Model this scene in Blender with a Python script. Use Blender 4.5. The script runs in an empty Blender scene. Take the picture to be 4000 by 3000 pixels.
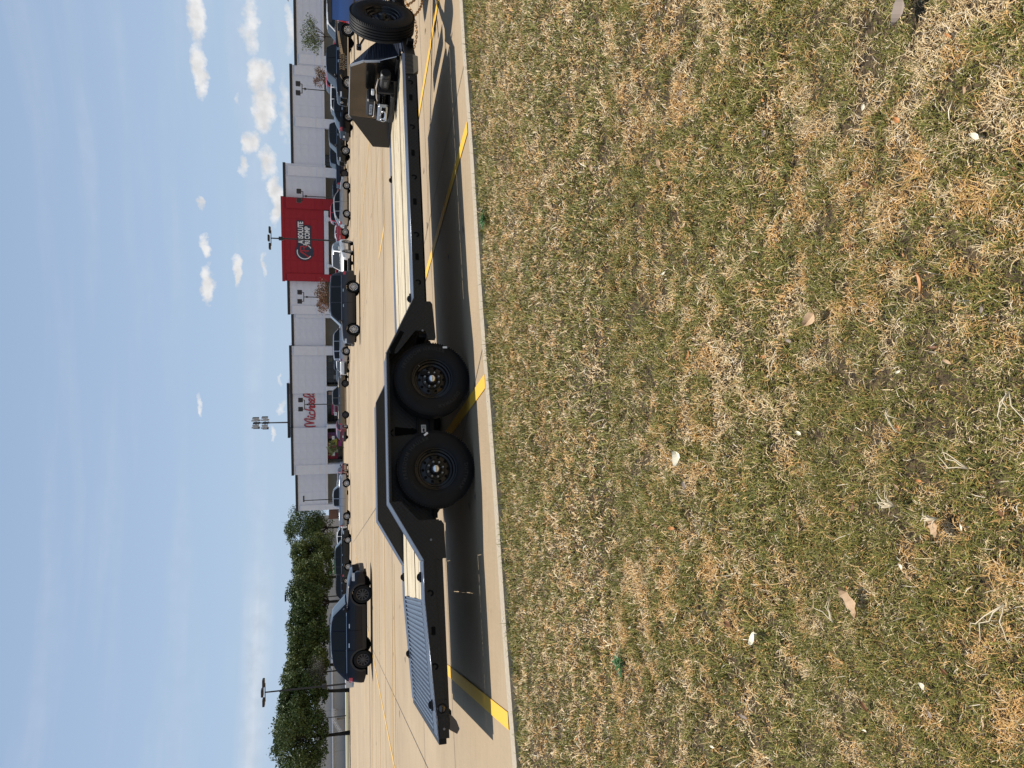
import bpy, math, random
import numpy as np
from mathutils import Vector, Matrix
random.seed(7); rng = np.random.default_rng(7)
S = bpy.context.scene
# ------------------------------------------------------------------ camera (a phone held sideways: the picture is rolled a quarter turn)
CH, CF, CHZ, CRO = 1.33, 2776.0, 1318.0, 0.008
_p = math.atan((2000 - CHZ) / CF)
FW = Vector((0, math.cos(_p), -math.sin(_p))); _R = Vector((1, 0, 0)); _U = Vector((0, math.sin(_p), math.cos(_p)))
RT = _R * math.cos(CRO) - _U * math.sin(CRO); UP = _U * math.cos(CRO) + _R * math.sin(CRO)
cam = bpy.data.cameras.new('camera'); camo = bpy.data.objects.new('camera', cam); S.collection.objects.link(camo); S.camera = camo
cam.sensor_width = 36; cam.lens = 36 * CF / 4000; cam.clip_end = 3000; cam.clip_start = 0.05
cx, cy, cz = UP, RT, -FW            # picture-left is up, picture-top is to the right
cx = -UP; 
camo.matrix_world = Matrix(((cx.x, cy.x, cz.x, 0), (cx.y, cy.y, cz.y, 0), (cx.z, cy.z, cz.z, CH), (0, 0, 0, 1)))
# ------------------------------------------------------------------ light
TY = math.radians(15.0)
UD = Vector((math.cos(TY), math.sin(TY), 0)); VD = Vector((-math.sin(TY), math.cos(TY), 0))
sunv = (VD * 0.33 - UD * 0.03 + Vector((0, 0, 1))).normalized()
sun_el = math.asin(sunv.z); sun_rot = math.atan2(sunv.x, sunv.y)
sl = bpy.data.lights.new('sun', 'SUN'); sl.energy = 5.0; sl.angle = math.radians(0.5); sl.color = (1.0, 0.94, 0.86)
so = bpy.data.objects.new('sun', sl); S.collection.objects.link(so); so.rotation_euler = sunv.to_track_quat('Z', 'Y').to_euler()
S.view_settings.view_transform = 'Standard'; S.view_settings.look = 'None'; S.view_settings.exposure = 0.0; S.view_settings.gamma = 1.0
W = bpy.data.worlds.new('World'); S.world = W; W.use_nodes = True
nt = W.node_tree; nt.nodes.clear()
def N(t, **kw):
    n = nt.nodes.new(t)
    for k, v in kw.items(): setattr(n, k, v)
    return n
def LK(a, b): nt.links.new(a, b)
def MA(op, a, b=None, c=None, clamp=False):
    n = nt.nodes.new('ShaderNodeMath'); n.operation = op; n.use_clamp = clamp
    for i, v in enumerate((a, b, c)):
        if v is None: continue
        if isinstance(v, (int, float)): n.inputs[i].default_value = v
        else: nt.links.new(v, n.inputs[i])
    return n.outputs[0]
sky = N('ShaderNodeTexSky', sky_type='NISHITA', sun_disc=False, sun_elevation=sun_el, sun_rotation=sun_rot, air_density=1.0, dust_density=0.35, ozone_density=1.0, altitude=150)
# clouds: ragged patches at their places in the sky (azimuth, elevation in degrees; half sizes; strength)
CLOUDS = []
def sky_at(x, y):
    d = FW * CF + RT * ((3000 - y) - 1500) - UP * (x - 2000); d.normalize()
    return math.degrees(math.atan2(d.x, d.y)), math.degrees(math.asin(d.z))
for (x, y, hx, hy, st) in [(765, 50, 52, 130, 1.15), (780, 280, 38, 130, 1.1), (975, 90, 50, 150, .8), (1015, 300, 60, 90, 1.1), (1030, 430, 62, 110, 1.2),
                           (985, 560, 42, 70, 1.1), (1045, 640, 50, 70, .85), (1075, 770, 34, 120, 1.1), (945, 640, 26, 50, .8), (800, 960, 32, 52, 1.05), (808, 1110, 38, 95, 1.15),
                           (925, 1060, 26, 78, 1.15), (1035, 1030, 14, 45, .7), (785, 800, 16, 38, .75), (782, 1585, 16, 48, .75), (1065, 1690, 16, 50, .8),
                           (1105, 1590, 16, 30, .6), (1100, 1490, 12, 30, .6), (1130, 110, 26, 110, .65), (1110, 420, 36, 160, .55), (930, 380, 14, 30, .6)]:
    a, e = sky_at(x, y); CLOUDS.append((a, e, hy * 57.3 / CF * .80, hx * 57.3 / CF * .68, st))
tc = N('ShaderNodeTexCoord'); sep = N('ShaderNodeSeparateXYZ'); LK(tc.outputs['Generated'], sep.inputs[0])
az = MA('MULTIPLY', MA('ARCTAN2', sep.outputs[0], sep.outputs[1]), 57.29578)
el = MA('MULTIPLY', MA('ARCSINE', sep.outputs[2]), 57.29578)
cmb = N('ShaderNodeCombineXYZ'); LK(az, cmb.inputs[0]); LK(el, cmb.inputs[1])
def noise(vec, sc, det, rough=.55, off=0):
    m = N('ShaderNodeMapping'); m.inputs['Location'].default_value = (off, off * .7, 0); LK(vec, m.inputs[0])
    n = N('ShaderNodeTexNoise'); n.inputs['Scale'].default_value = sc; n.inputs['Detail'].default_value = det; n.inputs['Roughness'].default_value = rough
    LK(m.outputs[0], n.inputs['Vector']); return n.outputs[0]
n1 = noise(cmb.outputs[0], .55, 7, .6); n2 = noise(cmb.outputs[0], .55, 7, .6, 31.7)
wx = MA('ADD', az, MA('MULTIPLY', MA('SUBTRACT', n1, .5), 2.4)); wy = MA('ADD', el, MA('MULTIPLY', MA('SUBTRACT', n2, .5), 1.7))
acc = None; under = None
for (a, e, sx, sy, st) in CLOUDS:
    dx = MA('DIVIDE', MA('SUBTRACT', wx, a), sx); dy = MA('DIVIDE', MA('SUBTRACT', wy, e), sy)
    d2 = MA('ADD', MA('MULTIPLY', dx, dx), MA('MULTIPLY', dy, dy))
    v = MA('MULTIPLY', MA('SUBTRACT', 1.25, d2), st)
    acc = v if acc is None else MA('MAXIMUM', acc, v)
n3 = noise(cmb.outputs[0], 1.3, 8, .62, 5.2)
dens = MA('ADD', acc, MA('MULTIPLY', MA('SUBTRACT', n3, .5), 1.5))
dens = MA('MULTIPLY', MA('SUBTRACT', dens, .22), 1.15, clamp=True)
# high thin streaks, low down on the far left of the picture
cm2 = N('ShaderNodeCombineXYZ'); LK(MA('MULTIPLY', az, .07), cm2.inputs[0]); LK(MA('MULTIPLY', el, .8), cm2.inputs[1])
st1 = noise(cm2.outputs[0], 1.2, 6, .6, 3.3)
a0, e0 = sky_at(1010, 2620)
band = MA('SUBTRACT', 1.0, MA('ABSOLUTE', MA('DIVIDE', MA('SUBTRACT', MA('ADD', el, MA('MULTIPLY', az, .01)), e0), 1.3)), clamp=True)
side = MA('DIVIDE', MA('SUBTRACT', a0 + 10, az), 6.0, clamp=True)
far_l = MA('SUBTRACT', 1.0, MA('DIVIDE', MA('SUBTRACT', a0 - 25, az), 30.0), clamp=True)
thin = MA('MULTIPLY', MA('MULTIPLY', MA('MULTIPLY', band, side), far_l), MA('MULTIPLY', st1, .78))
thin2 = MA('MULTIPLY', MA('MULTIPLY', MA('SUBTRACT', noise(cm2.outputs[0], .5, 4, .5, 9.1), .48), 1.0, clamp=True), .55)
allc = MA('MAXIMUM', dens, MA('MAXIMUM', thin, thin2), clamp=True)
shade = N('ShaderNodeMapRange'); LK(noise(cmb.outputs[0], .9, 5, .5, 12.5), shade.inputs[0])
shade.inputs[1].default_value = .35; shade.inputs[2].default_value = .6; shade.inputs[3].default_value = .80; shade.inputs[4].default_value = 1.0
cb = N('ShaderNodeMixRGB'); cb.blend_type = 'MULTIPLY'; cb.inputs[0].default_value = 1; cb.inputs[1].default_value = (8.6, 8.6, 8.7, 1); LK(shade.outputs[0], cb.inputs[2])
# a touch of haze: the sky pales towards the horizon
tint = N('ShaderNodeMixRGB'); tint.blend_type = 'MULTIPLY'; tint.inputs[0].default_value = 1; tint.inputs[2].default_value = (1.0, 1.02, 1.0, 1); LK(sky.outputs[0], tint.inputs[1])
vl = N('ShaderNodeMixRGB'); LK(MA('SUBTRACT', .86, MA('DIVIDE', MA('MAXIMUM', el, 0.0), 75.0), clamp=True), vl.inputs[0]); vl.inputs[2].default_value = (4.35, 5.65, 7.65, 1); LK(tint.outputs[0], vl.inputs[1])
mx = N('ShaderNodeMixRGB'); LK(allc, mx.inputs[0]); LK(vl.outputs[0], mx.inputs[1]); LK(cb.outputs[0], mx.inputs[2])
bg = N('ShaderNodeBackground'); bg.inputs[1].default_value = 0.10; LK(mx.outputs[0], bg.inputs[0])
wo = N('ShaderNodeOutputWorld'); LK(bg.outputs[0], wo.inputs[0])

# ------------------------------------------------------------------ helpers
def tag(o, label=None, cat=None, group=None, kind=None):
    if label: o['label'] = label
    if cat: o['category'] = cat
    if group: o['group'] = group
    if kind: o['kind'] = kind
    return o
def empty(name, loc=(0, 0, 0), rz=0):
    o = bpy.data.objects.new(name, None); S.collection.objects.link(o); o.location = loc; o.rotation_euler = (0, 0, rz); o.empty_display_size = .2; return o
def copy_tree(o, parent=None):
    c = o.copy(); S.collection.objects.link(c)
    if parent is not None: c.parent = parent
    for ch in list(o.children): copy_tree(ch, c)
    return c
class MB:
    def __init__(s): s.v = []; s.f = []; s.m = []; s.mi = 0
    def quad(s, *p):
        n = len(s.v); s.v += [tuple(q) for q in p]; s.f.append(tuple(range(n, n + len(p)))); s.m.append(s.mi); return s
    def box(s, x0, x1, y0, y1, z0, z1, b=0.0, M=None):
        if x0 > x1: x0, x1 = x1, x0
        if y0 > y1: y0, y1 = y1, y0
        if z0 > z1: z0, z1 = z1, z0
        n = len(s.v)
        if b <= 0:
            P = [(x, y, z) for z in (z0, z1) for y in (y0, y1) for x in (x0, x1)]
            F = [(0, 2, 3, 1), (4, 5, 7, 6), (0, 1, 5, 4), (2, 6, 7, 3), (0, 4, 6, 2), (1, 3, 7, 5)]
        else:   # chamfered on the vertical and top edges
            b = min(b, (x1 - x0) * .45, (y1 - y0) * .45, (z1 - z0) * .45)
            R = [(x0 + b, y0), (x1 - b, y0), (x1, y0 + b), (x1, y1 - b), (x1 - b, y1), (x0 + b, y1), (x0, y1 - b), (x0, y0 + b)]
            xc, yc = (x0 + x1) / 2, (y0 + y1) / 2
            def ins(q): return (q[0] + (b if q[0] < xc else -b) * .7, q[1] + (b if q[1] < yc else -b) * .7)
            P = [(*ins(q), z0) for q in R] + [(*q, z0 + b) for q in R] + [(*q, z1 - b) for q in R] + [(*ins(q), z1) for q in R]
            F = [tuple(range(7, -1, -1)), tuple(range(24, 32))]
            for k in range(3):
                for i in range(8): F.append((k * 8 + i, k * 8 + (i + 1) % 8, k * 8 + 8 + (i + 1) % 8, k * 8 + 8 + i))
        if M is not None: P = [tuple(M @ Vector(p)) for p in P]
        s.v += P; s.f += [tuple(n + i for i in f) for f in F]; s.m += [s.mi] * len(F); return s
    def prism(s, poly, y0, y1, ax='y', M=None):    # poly = list of 2D points, extruded along ax
        n = len(s.v); k = len(poly)
        def mk(p, t): return {'y': (p[0], t, p[1]), 'x': (t, p[0], p[1]), 'z': (p[0], p[1], t)}[ax]
        P = [mk(p, y0) for p in poly] + [mk(p, y1) for p in poly]
        if M is not None: P = [tuple(M @ Vector(p)) for p in P]
        s.v += P; F = [tuple(range(k)), tuple(range(2 * k - 1, k - 1, -1))] + [(i, k + i, k + (i + 1) % k, (i + 1) % k) for i in range(k)]
        s.f += [tuple(n + i for i in f) for f in F]; s.m += [s.mi] * len(F); return s
    def tube(s, pts, r, seg=8, closed=False, cap=True):
        pts = [Vector(p) for p in pts]; n0 = len(s.v); K = len(pts); rr = r if isinstance(r, (list, tuple)) else [r] * K
        prev = None
        for i, p in enumerate(pts):
            if closed: t = pts[(i + 1) % K] - pts[i - 1]
            else: t = pts[min(i + 1, K - 1)] - pts[max(i - 1, 0)]
            if t.length < 1e-9: t = Vector((0, 0, 1))
            t.normalize()
            a = prev - t * prev.dot(t) if prev is not None else Vector((0, 0, 1)).cross(t)
            if a.length < 1e-4: a = Vector((1, 0, 0)).cross(t)
            a.normalize(); b = t.cross(a); prev = a
            for j in range(seg):
                an = 2 * math.pi * j / seg; s.v.append(tuple(p + (a * math.cos(an) + b * math.sin(an)) * rr[i]))
        L = K if closed else K - 1
        for i in range(L):
            for j in range(seg):
                a = n0 + i * seg + j; b = n0 + i * seg + (j + 1) % seg; c = n0 + ((i + 1) % K) * seg + (j + 1) % seg; d = n0 + ((i + 1) % K) * seg + j
                s.f.append((a, b, c, d)); s.m.append(s.mi)
        if cap and not closed:
            s.f.append(tuple(n0 + j for j in range(seg - 1, -1, -1))); s.f.append(tuple(n0 + (K - 1) * seg + j for j in range(seg))); s.m += [s.mi, s.mi]
        return s
    def lathe(s, prof, seg=40, M=None, close=False):   # prof: (axial y, radius) about the Y axis
        n0 = len(s.v); K = len(prof)
        for j in range(seg):
            a = 2 * math.pi * j / seg
            for (y, r) in prof:
                p = (r * math.cos(a), y, r * math.sin(a)); s.v.append(tuple(M @ Vector(p)) if M is not None else p)
        for j in range(seg):
            for i in range(K if close else K - 1):
                i2 = (i + 1) % K
                s.f.append((n0 + j * K + i, n0 + j * K + i2, n0 + ((j + 1) % seg) * K + i2, n0 + ((j + 1) % seg) * K + i)); s.m.append(s.mi)
        return s
    def build(s, name, mats, parent=None, smooth=False, loc=None):
        me = bpy.data.meshes.new(name); me.from_pydata(s.v, [], s.f)
        if not isinstance(mats, (list, tuple)): mats = [mats]
        for m in mats: me.materials.append(m)
        if len(mats) > 1: me.polygons.foreach_set('material_index', s.m)
        if smooth:
            me.polygons.foreach_set('use_smooth', [True] * len(me.polygons))
            if smooth is not True:
                try: me.set_sharp_from_angle(angle=math.radians(smooth))
                except Exception: pass
        me.update()
        o = bpy.data.objects.new(name, me); S.collection.objects.link(o)
        if parent is not None: o.parent = parent
        if loc is not None: o.location = loc
        return o
# materials -----------------------------------------------------------
MATS = {}
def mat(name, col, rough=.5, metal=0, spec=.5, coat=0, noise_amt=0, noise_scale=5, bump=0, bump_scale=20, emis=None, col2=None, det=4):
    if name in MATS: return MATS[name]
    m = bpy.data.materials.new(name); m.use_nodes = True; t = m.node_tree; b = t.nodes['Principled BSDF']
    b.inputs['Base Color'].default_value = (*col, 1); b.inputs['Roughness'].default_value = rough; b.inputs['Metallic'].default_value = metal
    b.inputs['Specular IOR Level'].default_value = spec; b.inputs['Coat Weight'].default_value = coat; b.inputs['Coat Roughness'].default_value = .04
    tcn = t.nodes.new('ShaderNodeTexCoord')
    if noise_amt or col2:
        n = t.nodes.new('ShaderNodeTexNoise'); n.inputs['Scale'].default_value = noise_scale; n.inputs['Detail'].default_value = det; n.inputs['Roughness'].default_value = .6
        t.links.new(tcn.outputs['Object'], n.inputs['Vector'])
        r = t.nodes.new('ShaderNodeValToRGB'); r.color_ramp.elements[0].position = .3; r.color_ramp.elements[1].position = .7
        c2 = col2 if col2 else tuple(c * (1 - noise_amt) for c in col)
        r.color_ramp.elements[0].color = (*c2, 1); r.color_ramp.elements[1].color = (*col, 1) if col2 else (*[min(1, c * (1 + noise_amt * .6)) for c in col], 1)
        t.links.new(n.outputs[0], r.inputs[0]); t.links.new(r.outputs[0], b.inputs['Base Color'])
    if bump:
        n = t.nodes.new('ShaderNodeTexNoise'); n.inputs['Scale'].default_value = bump_scale; n.inputs['Detail'].default_value = 3
        t.links.new(tcn.outputs['Object'], n.inputs['Vector'])
        bp = t.nodes.new('ShaderNodeBump'); bp.inputs['Strength'].default_value = bump; bp.inputs['Distance'].default_value = .02
        t.links.new(n.outputs[0], bp.inputs['Height']); t.links.new(bp.outputs[0], b.inputs['Normal'])
    if emis: b.inputs['Emission Color'].default_value = (*emis, 1); b.inputs['Emission Strength'].default_value = 1
    MATS[name] = m; return m
def tmath(t, op, a, b=None, clamp=False):
    n = t.nodes.new('ShaderNodeMath'); n.operation = op; n.use_clamp = clamp
    for i, v in enumerate((a, b)):
        if v is None: continue
        if isinstance(v, (int, float)): n.inputs[i].default_value = v
        else: t.links.new(v, n.inputs[i])
    return n.outputs[0]
def diamond_mat(name, col, rough, k, strength, plane='xy', metal=0):
    m = mat(name, col, rough, metal=metal, spec=.45, noise_amt=.25, noise_scale=3); t = m.node_tree; b = t.nodes['Principled BSDF']
    tcn = t.nodes.new('ShaderNodeTexCoord'); sp = t.nodes.new('ShaderNodeSeparateXYZ'); t.links.new(tcn.outputs['Object'], sp.inputs[0])
    ia, ib = {'xy': (0, 1), 'xz': (0, 2), 'yz': (1, 2)}[plane]
    a = tmath(t, 'SINE', tmath(t, 'MULTIPLY', tmath(t, 'ADD', sp.outputs[ia], sp.outputs[ib]), k)); c = tmath(t, 'SINE', tmath(t, 'MULTIPLY', tmath(t, 'SUBTRACT', sp.outputs[ia], sp.outputs[ib]), k))
    h = tmath(t, 'POWER', tmath(t, 'ABSOLUTE', tmath(t, 'MULTIPLY', a, c)), .8)
    bp = t.nodes.new('ShaderNodeBump'); bp.inputs['Strength'].default_value = strength; bp.inputs['Distance'].default_value = .004
    t.links.new(h, bp.inputs['Height']); t.links.new(bp.outputs[0], b.inputs['Normal']); return m
M_steel = mat('black_painted_steel', (.006, .006, .0065), .45, spec=.3, noise_amt=.3, noise_scale=2, bump=.05, bump_scale=60)
M_frame = mat('black_frame_paint', (.004, .004, .0045), .6, spec=.2)
M_deckplate = diamond_mat('tread_plate_sky_sheen', (.052, .064, .092), .30, 95, .32)  # black plate; base colour lightened and blued to stand for reflected sky
M_sideplate = diamond_mat('side_tread_plate', (.006, .0055, .005), .42, 70, .4, 'xz')
M_guard = diamond_mat('guard_tread_plate', (.12, .105, .088), .11, 75, .05, 'yz', metal=.85)  # brown tint in the base colour stands for a golden reflection
M_wing = diamond_mat('guard_wing_plate', (.03, .035, .05), .22, 75, .8, 'yz')  # black plate; blue sky reflection put into its base colour
M_rubber = mat('tyre_rubber', (.008, .008, .0085), .6, spec=.22, noise_amt=.25, noise_scale=9, bump=.08, bump_scale=90)
M_letter = mat('tyre_letter_rubber', (.022, .022, .022), .5, spec=.3)
M_rim = mat('black_wheel_paint', (.006, .006, .007), .25, spec=.35)
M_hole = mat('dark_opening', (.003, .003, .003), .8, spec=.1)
M_chrome = mat('bright_zinc', (.75, .76, .78), .22, metal=1)
M_zinc = mat('brushed_steel', (.55, .56, .58), .35, metal=1)
M_chain = mat('gold_chain_zinc', (.42, .26, .12), .38, metal=.9)
M_edge = mat('bright_edge_steel', (.30, .33, .38), .3, metal=.6)
M_sticker = mat('white_sticker', (.78, .78, .76), .5)
M_inkblk = mat('black_ink', (.02, .02, .02), .5)
M_orange = mat('orange_ink', (.7, .2, .05), .5)
M_redp = mat('red_plastic', (.45, .01, .015), .3)
M_plastic = mat('black_plastic', (.02, .02, .021), .45, spec=.4)
M_grey = mat('grey_plastic', (.18, .18, .18), .45)
M_yellowcap = mat('pale_yellow_plastic', (.55, .6, .25), .5)

# text -> mesh data
def text_data(txt, size=1.0, bold=0.0, extr=0.0, spacing=1.0, res=3):
    c = bpy.data.curves.new('t', 'FONT'); c.body = txt; c.size = size; c.offset = bold; c.extrude = extr; c.space_character = spacing; c.resolution_u = res
    c.align_x = 'CENTER'; c.align_y = 'CENTER'
    o = bpy.data.objects.new('t', c); S.collection.objects.link(o)
    dg = bpy.context.evaluated_depsgraph_get(); me = o.evaluated_get(dg).to_mesh()
    v = [tuple(x.co) for x in me.vertices]; f = [tuple(p.vertices) for p in me.polygons]
    o.evaluated_get(dg).to_mesh_clear(); bpy.data.objects.remove(o); bpy.data.curves.remove(c)
    return v, f
def add_text(mb, txt, fn, **kw):
    v, f = text_data(txt, **kw); n = len(mb.v); mb.v += [tuple(fn(*p)) for p in v]; mb.f += [tuple(n + i for i in q) for q in f]; mb.m += [mb.mi] * len(f)

# picture helpers: ground x of a source-pixel column y at world distance D
def gx(ysrc, D, z=0.0):
    X = 3000 - ysrc - 1500.0     # X = f * (v.R)/(v.F) ; v = (x, D, z-CH)
    a = RT.y * D + RT.z * (z - CH); b = FW.y * D + FW.z * (z - CH)
    return (X * b / CF - a) / (RT.x - X * FW.x / CF)

# ------------------------------------------------------------------ ground
def slab_mat():
    m = bpy.data.materials.new('lot_concrete'); m.use_nodes = True; t = m.node_tree; b = t.nodes['Principled BSDF']
    b.inputs['Roughness'].default_value = .85; b.inputs['Specular IOR Level'].default_value = .3
    tcn = t.nodes.new('ShaderNodeTexCoord')
    def nz(sc, det, scl=(1, 1, 1), rot=0, ro=.6):
        mp = t.nodes.new('ShaderNodeMapping'); mp.inputs['Scale'].default_value = scl; mp.inputs['Rotation'].default_value = (0, 0, rot); t.links.new(tcn.outputs['Object'], mp.inputs[0])
        n = t.nodes.new('ShaderNodeTexNoise'); n.inputs['Scale'].default_value = sc; n.inputs['Detail'].default_value = det; n.inputs['Roughness'].default_value = ro; t.links.new(mp.outputs[0], n.inputs[0]); return n.outputs[0]
    big = nz(.09, 5); mid = nz(.8, 6); fine = nz(60, 3); streak = nz(1.2, 5, (1, 14, 1), -TY); streak2 = nz(.05, 4, (1, 5, 1), -TY); broom = nz(6, 3, (30, 1, 1), -TY - .25)
    s = tmath(t, 'ADD', tmath(t, 'MULTIPLY', big, .34), tmath(t, 'MULTIPLY', mid, .2)); s = tmath(t, 'ADD', s, tmath(t, 'MULTIPLY', fine, .16)); s = tmath(t, 'ADD', s, tmath(t, 'MULTIPLY', streak, .13))
    s = tmath(t, 'ADD', s, tmath(t, 'MULTIPLY', streak2, .22)); s = tmath(t, 'ADD', s, tmath(t, 'MULTIPLY', broom, .22))
    r = t.nodes.new('ShaderNodeValToRGB'); r.color_ramp.elements[0].position = .46; r.color_ramp.elements[0].color = (.255, .190, .118, 1)
    r.color_ramp.elements[1].position = .80; r.color_ramp.elements[1].color = (.485, .372, .238, 1); t.links.new(s, r.inputs[0])
    st = nz(2.3, 8, ro=.75); r2 = t.nodes.new('ShaderNodeValToRGB'); r2.color_ramp.elements[0].position = .24; r2.color_ramp.elements[0].color = (.55, .52, .5, 1); r2.color_ramp.elements[1].position = .36; r2.color_ramp.elements[1].color = (1, 1, 1, 1)
    t.links.new(st, r2.inputs[0]); mm = t.nodes.new('ShaderNodeMixRGB'); mm.blend_type = 'MULTIPLY'; mm.inputs[0].default_value = 1; t.links.new(r.outputs[0], mm.inputs[1]); t.links.new(r2.outputs[0], mm.inputs[2]); t.links.new(mm.outputs[0], b.inputs['Base Color'])
    bp = t.nodes.new('ShaderNodeBump'); bp.inputs['Strength'].default_value = .35; bp.inputs['Distance'].default_value = .004
    t.links.new(tmath(t, 'ADD', fine, broom), bp.inputs['Height']); t.links.new(bp.outputs[0], b.inputs['Normal']); return m
M_conc = slab_mat()
EDGE0, EDGES = 6.27, .305                 # lawn edge line: y = EDGE0 + EDGES*x
def edge_y(x): return EDGE0 + EDGES * x + .018 * math.sin(x * 2.1) - .004 * x * x
mb = MB(); mb.quad((-900, edge_y(-900) if 0 else -600, -.5), (900, -600, -.5), (900, 1500, -.5), (-900, 1500, -.5))
tag(mb.build('terrain', mat('far_soil', (.16, .13, .08), .9)), kind='structure')
mb = MB(); xs = [-400, -60, -20, -8] + [-5 + .25 * i for i in range(61)] + [14, 20, 60, 400]
def line_y(x): return edge_y(x) if abs(x) < 11 else EDGE0 + EDGES * x - .48
for a, b in zip(xs[:-1], xs[1:]): mb.quad((a, line_y(a) + .16, 0), (b, line_y(b) + .16, 0), (b, 1200 if 0 else 420, 0), (a, 420, 0))
tag(mb.build('parking_lot', M_conc), kind='structure')
mb = MB()
for a, b in zip(xs[:-1], xs[1:]):
    mb.quad((a, line_y(a), .006), (b, line_y(b), .006), (b, line_y(b) + .165, .006), (a, line_y(a) + .165, .006)); mb.quad((a, line_y(a), .006), (a, line_y(a), -.2), (b, line_y(b), -.2), (b, line_y(b), .006))
tag(mb.build('kerb_strip', mat('kerb_concrete', (.46, .39, .285), .9, noise_amt=.14, noise_scale=30, bump=.5, bump_scale=120)), kind='structure')
# thin joints between the slabs
M_joint = mat('slab_joint', (.10, .085, .07), .95, noise_amt=.4, noise_scale=3)
def strip(p, q, w, z=.004):
    p = Vector((*p, z)); q = Vector((*q, z)); n = Vector((-(q - p).y, (q - p).x, 0)).normalized() * w / 2
    return [p - n, q - n, q + n, p + n]
jm = MB()
for (p, q, w) in [((-10.92, 29.92), (-5.6, 9.6), .022), ((-20, 35), (-10.9, 29.9), .03), ((-9, 10.9), (12, 15.2), .018), ((-7.2, 7.6), (8, 12.1), .014), ((-1.0, 8.2), (.42, 6.45), .012),
                  ((-9, 17.0), (25, 27), .02), ((-60, 50), (110, 72), .06), ((-15.2, 70.3), (-4.4, 26.0), .04), ((-90, 62), (60, 84), .06), ((2.2, 10.8), (6.2, 9.0), .012),
                  ((3.4, 7.35), (-3, 27), .012), ((10.5, 12), (2, 43), .02), ((-4, 100), (2, 60), .05), ((20, 28), (60, 40), .03)]:
    jm.quad(*strip(p, q, w))
tag(jm.build('slab_joint', M_joint), kind='structure')
stn = MB(); rs_ = random.Random(21)
def blob(cx_, cy_, rx, ry, a, z):
    n = 14; pts = []
    for k in range(n):
        t = 2 * math.pi * k / n; q = 1 + .3 * math.sin(3 * t + cx_) + .2 * rs_.uniform(-1, 1); x = rx * q * math.cos(t); y = ry * q * math.sin(t); pts.append((cx_ + x * math.cos(a) - y * math.sin(a), cy_ + x * math.sin(a) + y * math.cos(a), z))
    stn.quad(*pts)
for k in range(70):
    y = rs_.uniform(6.5, 60); x = rs_.uniform(-.5, .62) * y
    if y < edge_y(x) + .3: continue
    s_ = rs_.uniform(.012, .05) * (1 + y / 22); blob(x, y, s_, s_ * .7, rs_.uniform(0, 3), .0045 + k * .00001)
tag(stn.build('oil_spots', mat('oil_stain', (.17, .13, .09), .8, noise_amt=.4, noise_scale=8)), 'small dark oil drips dotted over the concrete lot', 'stains', kind='stuff')
skd = MB()
for (cx_, cy_, R_, a0, a1) in [(14, 52, 7, 3.6, 5.2), (16.2, 50, 6.5, 3.4, 4.9), (4, 33, 12, 4.2, 5.1), (-16, 42, 9, 4.5, 5.8), (22, 46, 9, 3.5, 4.6)]:
    for k in range(16):
        p, q = a0 + (a1 - a0) * k / 16, a0 + (a1 - a0) * (k + 1) / 16
        skd.quad(*[(cx_ + rr_ * math.cos(t), cy_ + rr_ * math.sin(t), .0052) for (rr_, t) in ((R_, p), (R_, q), (R_ + .12, q), (R_ + .12, p))])
tag(skd.build('tyre_marks', mat('tyre_mark', (.26, .205, .145), .8, noise_amt=.35, noise_scale=5)), 'faint curved tyre scuffs on the far part of the lot', 'stains', kind='stuff')
# painted markings
def paint(name, col, wear):
    m = bpy.data.materials.new(name); m.use_nodes = True; t = m.node_tree; b = t.nodes['Principled BSDF']; b.inputs['Roughness'].default_value = .7
    tcn = t.nodes.new('ShaderNodeTexCoord'); n = t.nodes.new('ShaderNodeTexNoise'); n.inputs['Scale'].default_value = 22; n.inputs['Detail'].default_value = 6; n.inputs['Roughness'].default_value = .7; t.links.new(tcn.outputs['Object'], n.inputs[0])
    r = t.nodes.new('ShaderNodeValToRGB'); r.color_ramp.elements[0].position = wear; r.color_ramp.elements[0].color = (.40, .32, .22, 1); r.color_ramp.elements[1].position = wear + .06; r.color_ramp.elements[1].color = (*col, 1)
    t.links.new(n.outputs[0], r.inputs[0]); t.links.new(r.outputs[0], b.inputs['Base Color']); return m
M_yel = paint('yellow_paint', (.78, .43, .03), .34); M_yel2 = paint('worn_yellow_paint', (.66, .40, .10), .41)
ym = [((2.66, 7.23), (1.30, 12.2)), ((.03, 6.43), (-1.35, 11.4)), ((-2.73, 5.6), (-4.05, 10.6)), ((5.42, 7.95), (4.05, 12.9))]
for i, (p, q) in enumerate(ym):
    mb = MB(); mb.quad(*strip(p, q, .135, .009)); tag(mb.build('bay_line', M_yel), kind='structure')
mb = MB()
for i in range(14):                    # bays beyond the trailer, left bank
    y = 18.6 + 3.02 * i; x0 = -4.05 - .088 * (y - 18.6); s = .03
    mb.quad(*strip((x0, y), (x0 - 11.5, y - 11.5 * -.01), .12, .008))
    if i == 0: mb.quad(*strip((x0 - .4, y - .75), (x0 - 11.5, y - 1.0), .10, .008))
for i in range(14):                    # right bank
    y = 20.3 + 2.93 * i; x0 = 4.5 - .085 * (y - 20.3)
    mb.quad(*strip((x0, y), (x0 + 5.2, y + 1.95), .09, .008)); mb.quad(*strip((x0 + 5.2, y + 1.95), (x0 + 11, y + 3.4), .08, .008))
tag(mb.build('faded_bay_lines', M_yel2), kind='structure')
mb = MB(); mb.quad(*strip((-9.4, 16), (-12.0, 37), .11, .0085)); mb.quad(*strip((-12.0, 37), (-14.7, 72), .12, .0085)); mb.quad(*strip((10.6, 24), (8.6, 39), .11, .0085)); mb.quad(*strip((8.6, 39), (7.4, 58), .12, .0085))
mb.quad(*strip((4.5, 20.4), (4.06, 23.1), .14, .0088))
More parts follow.
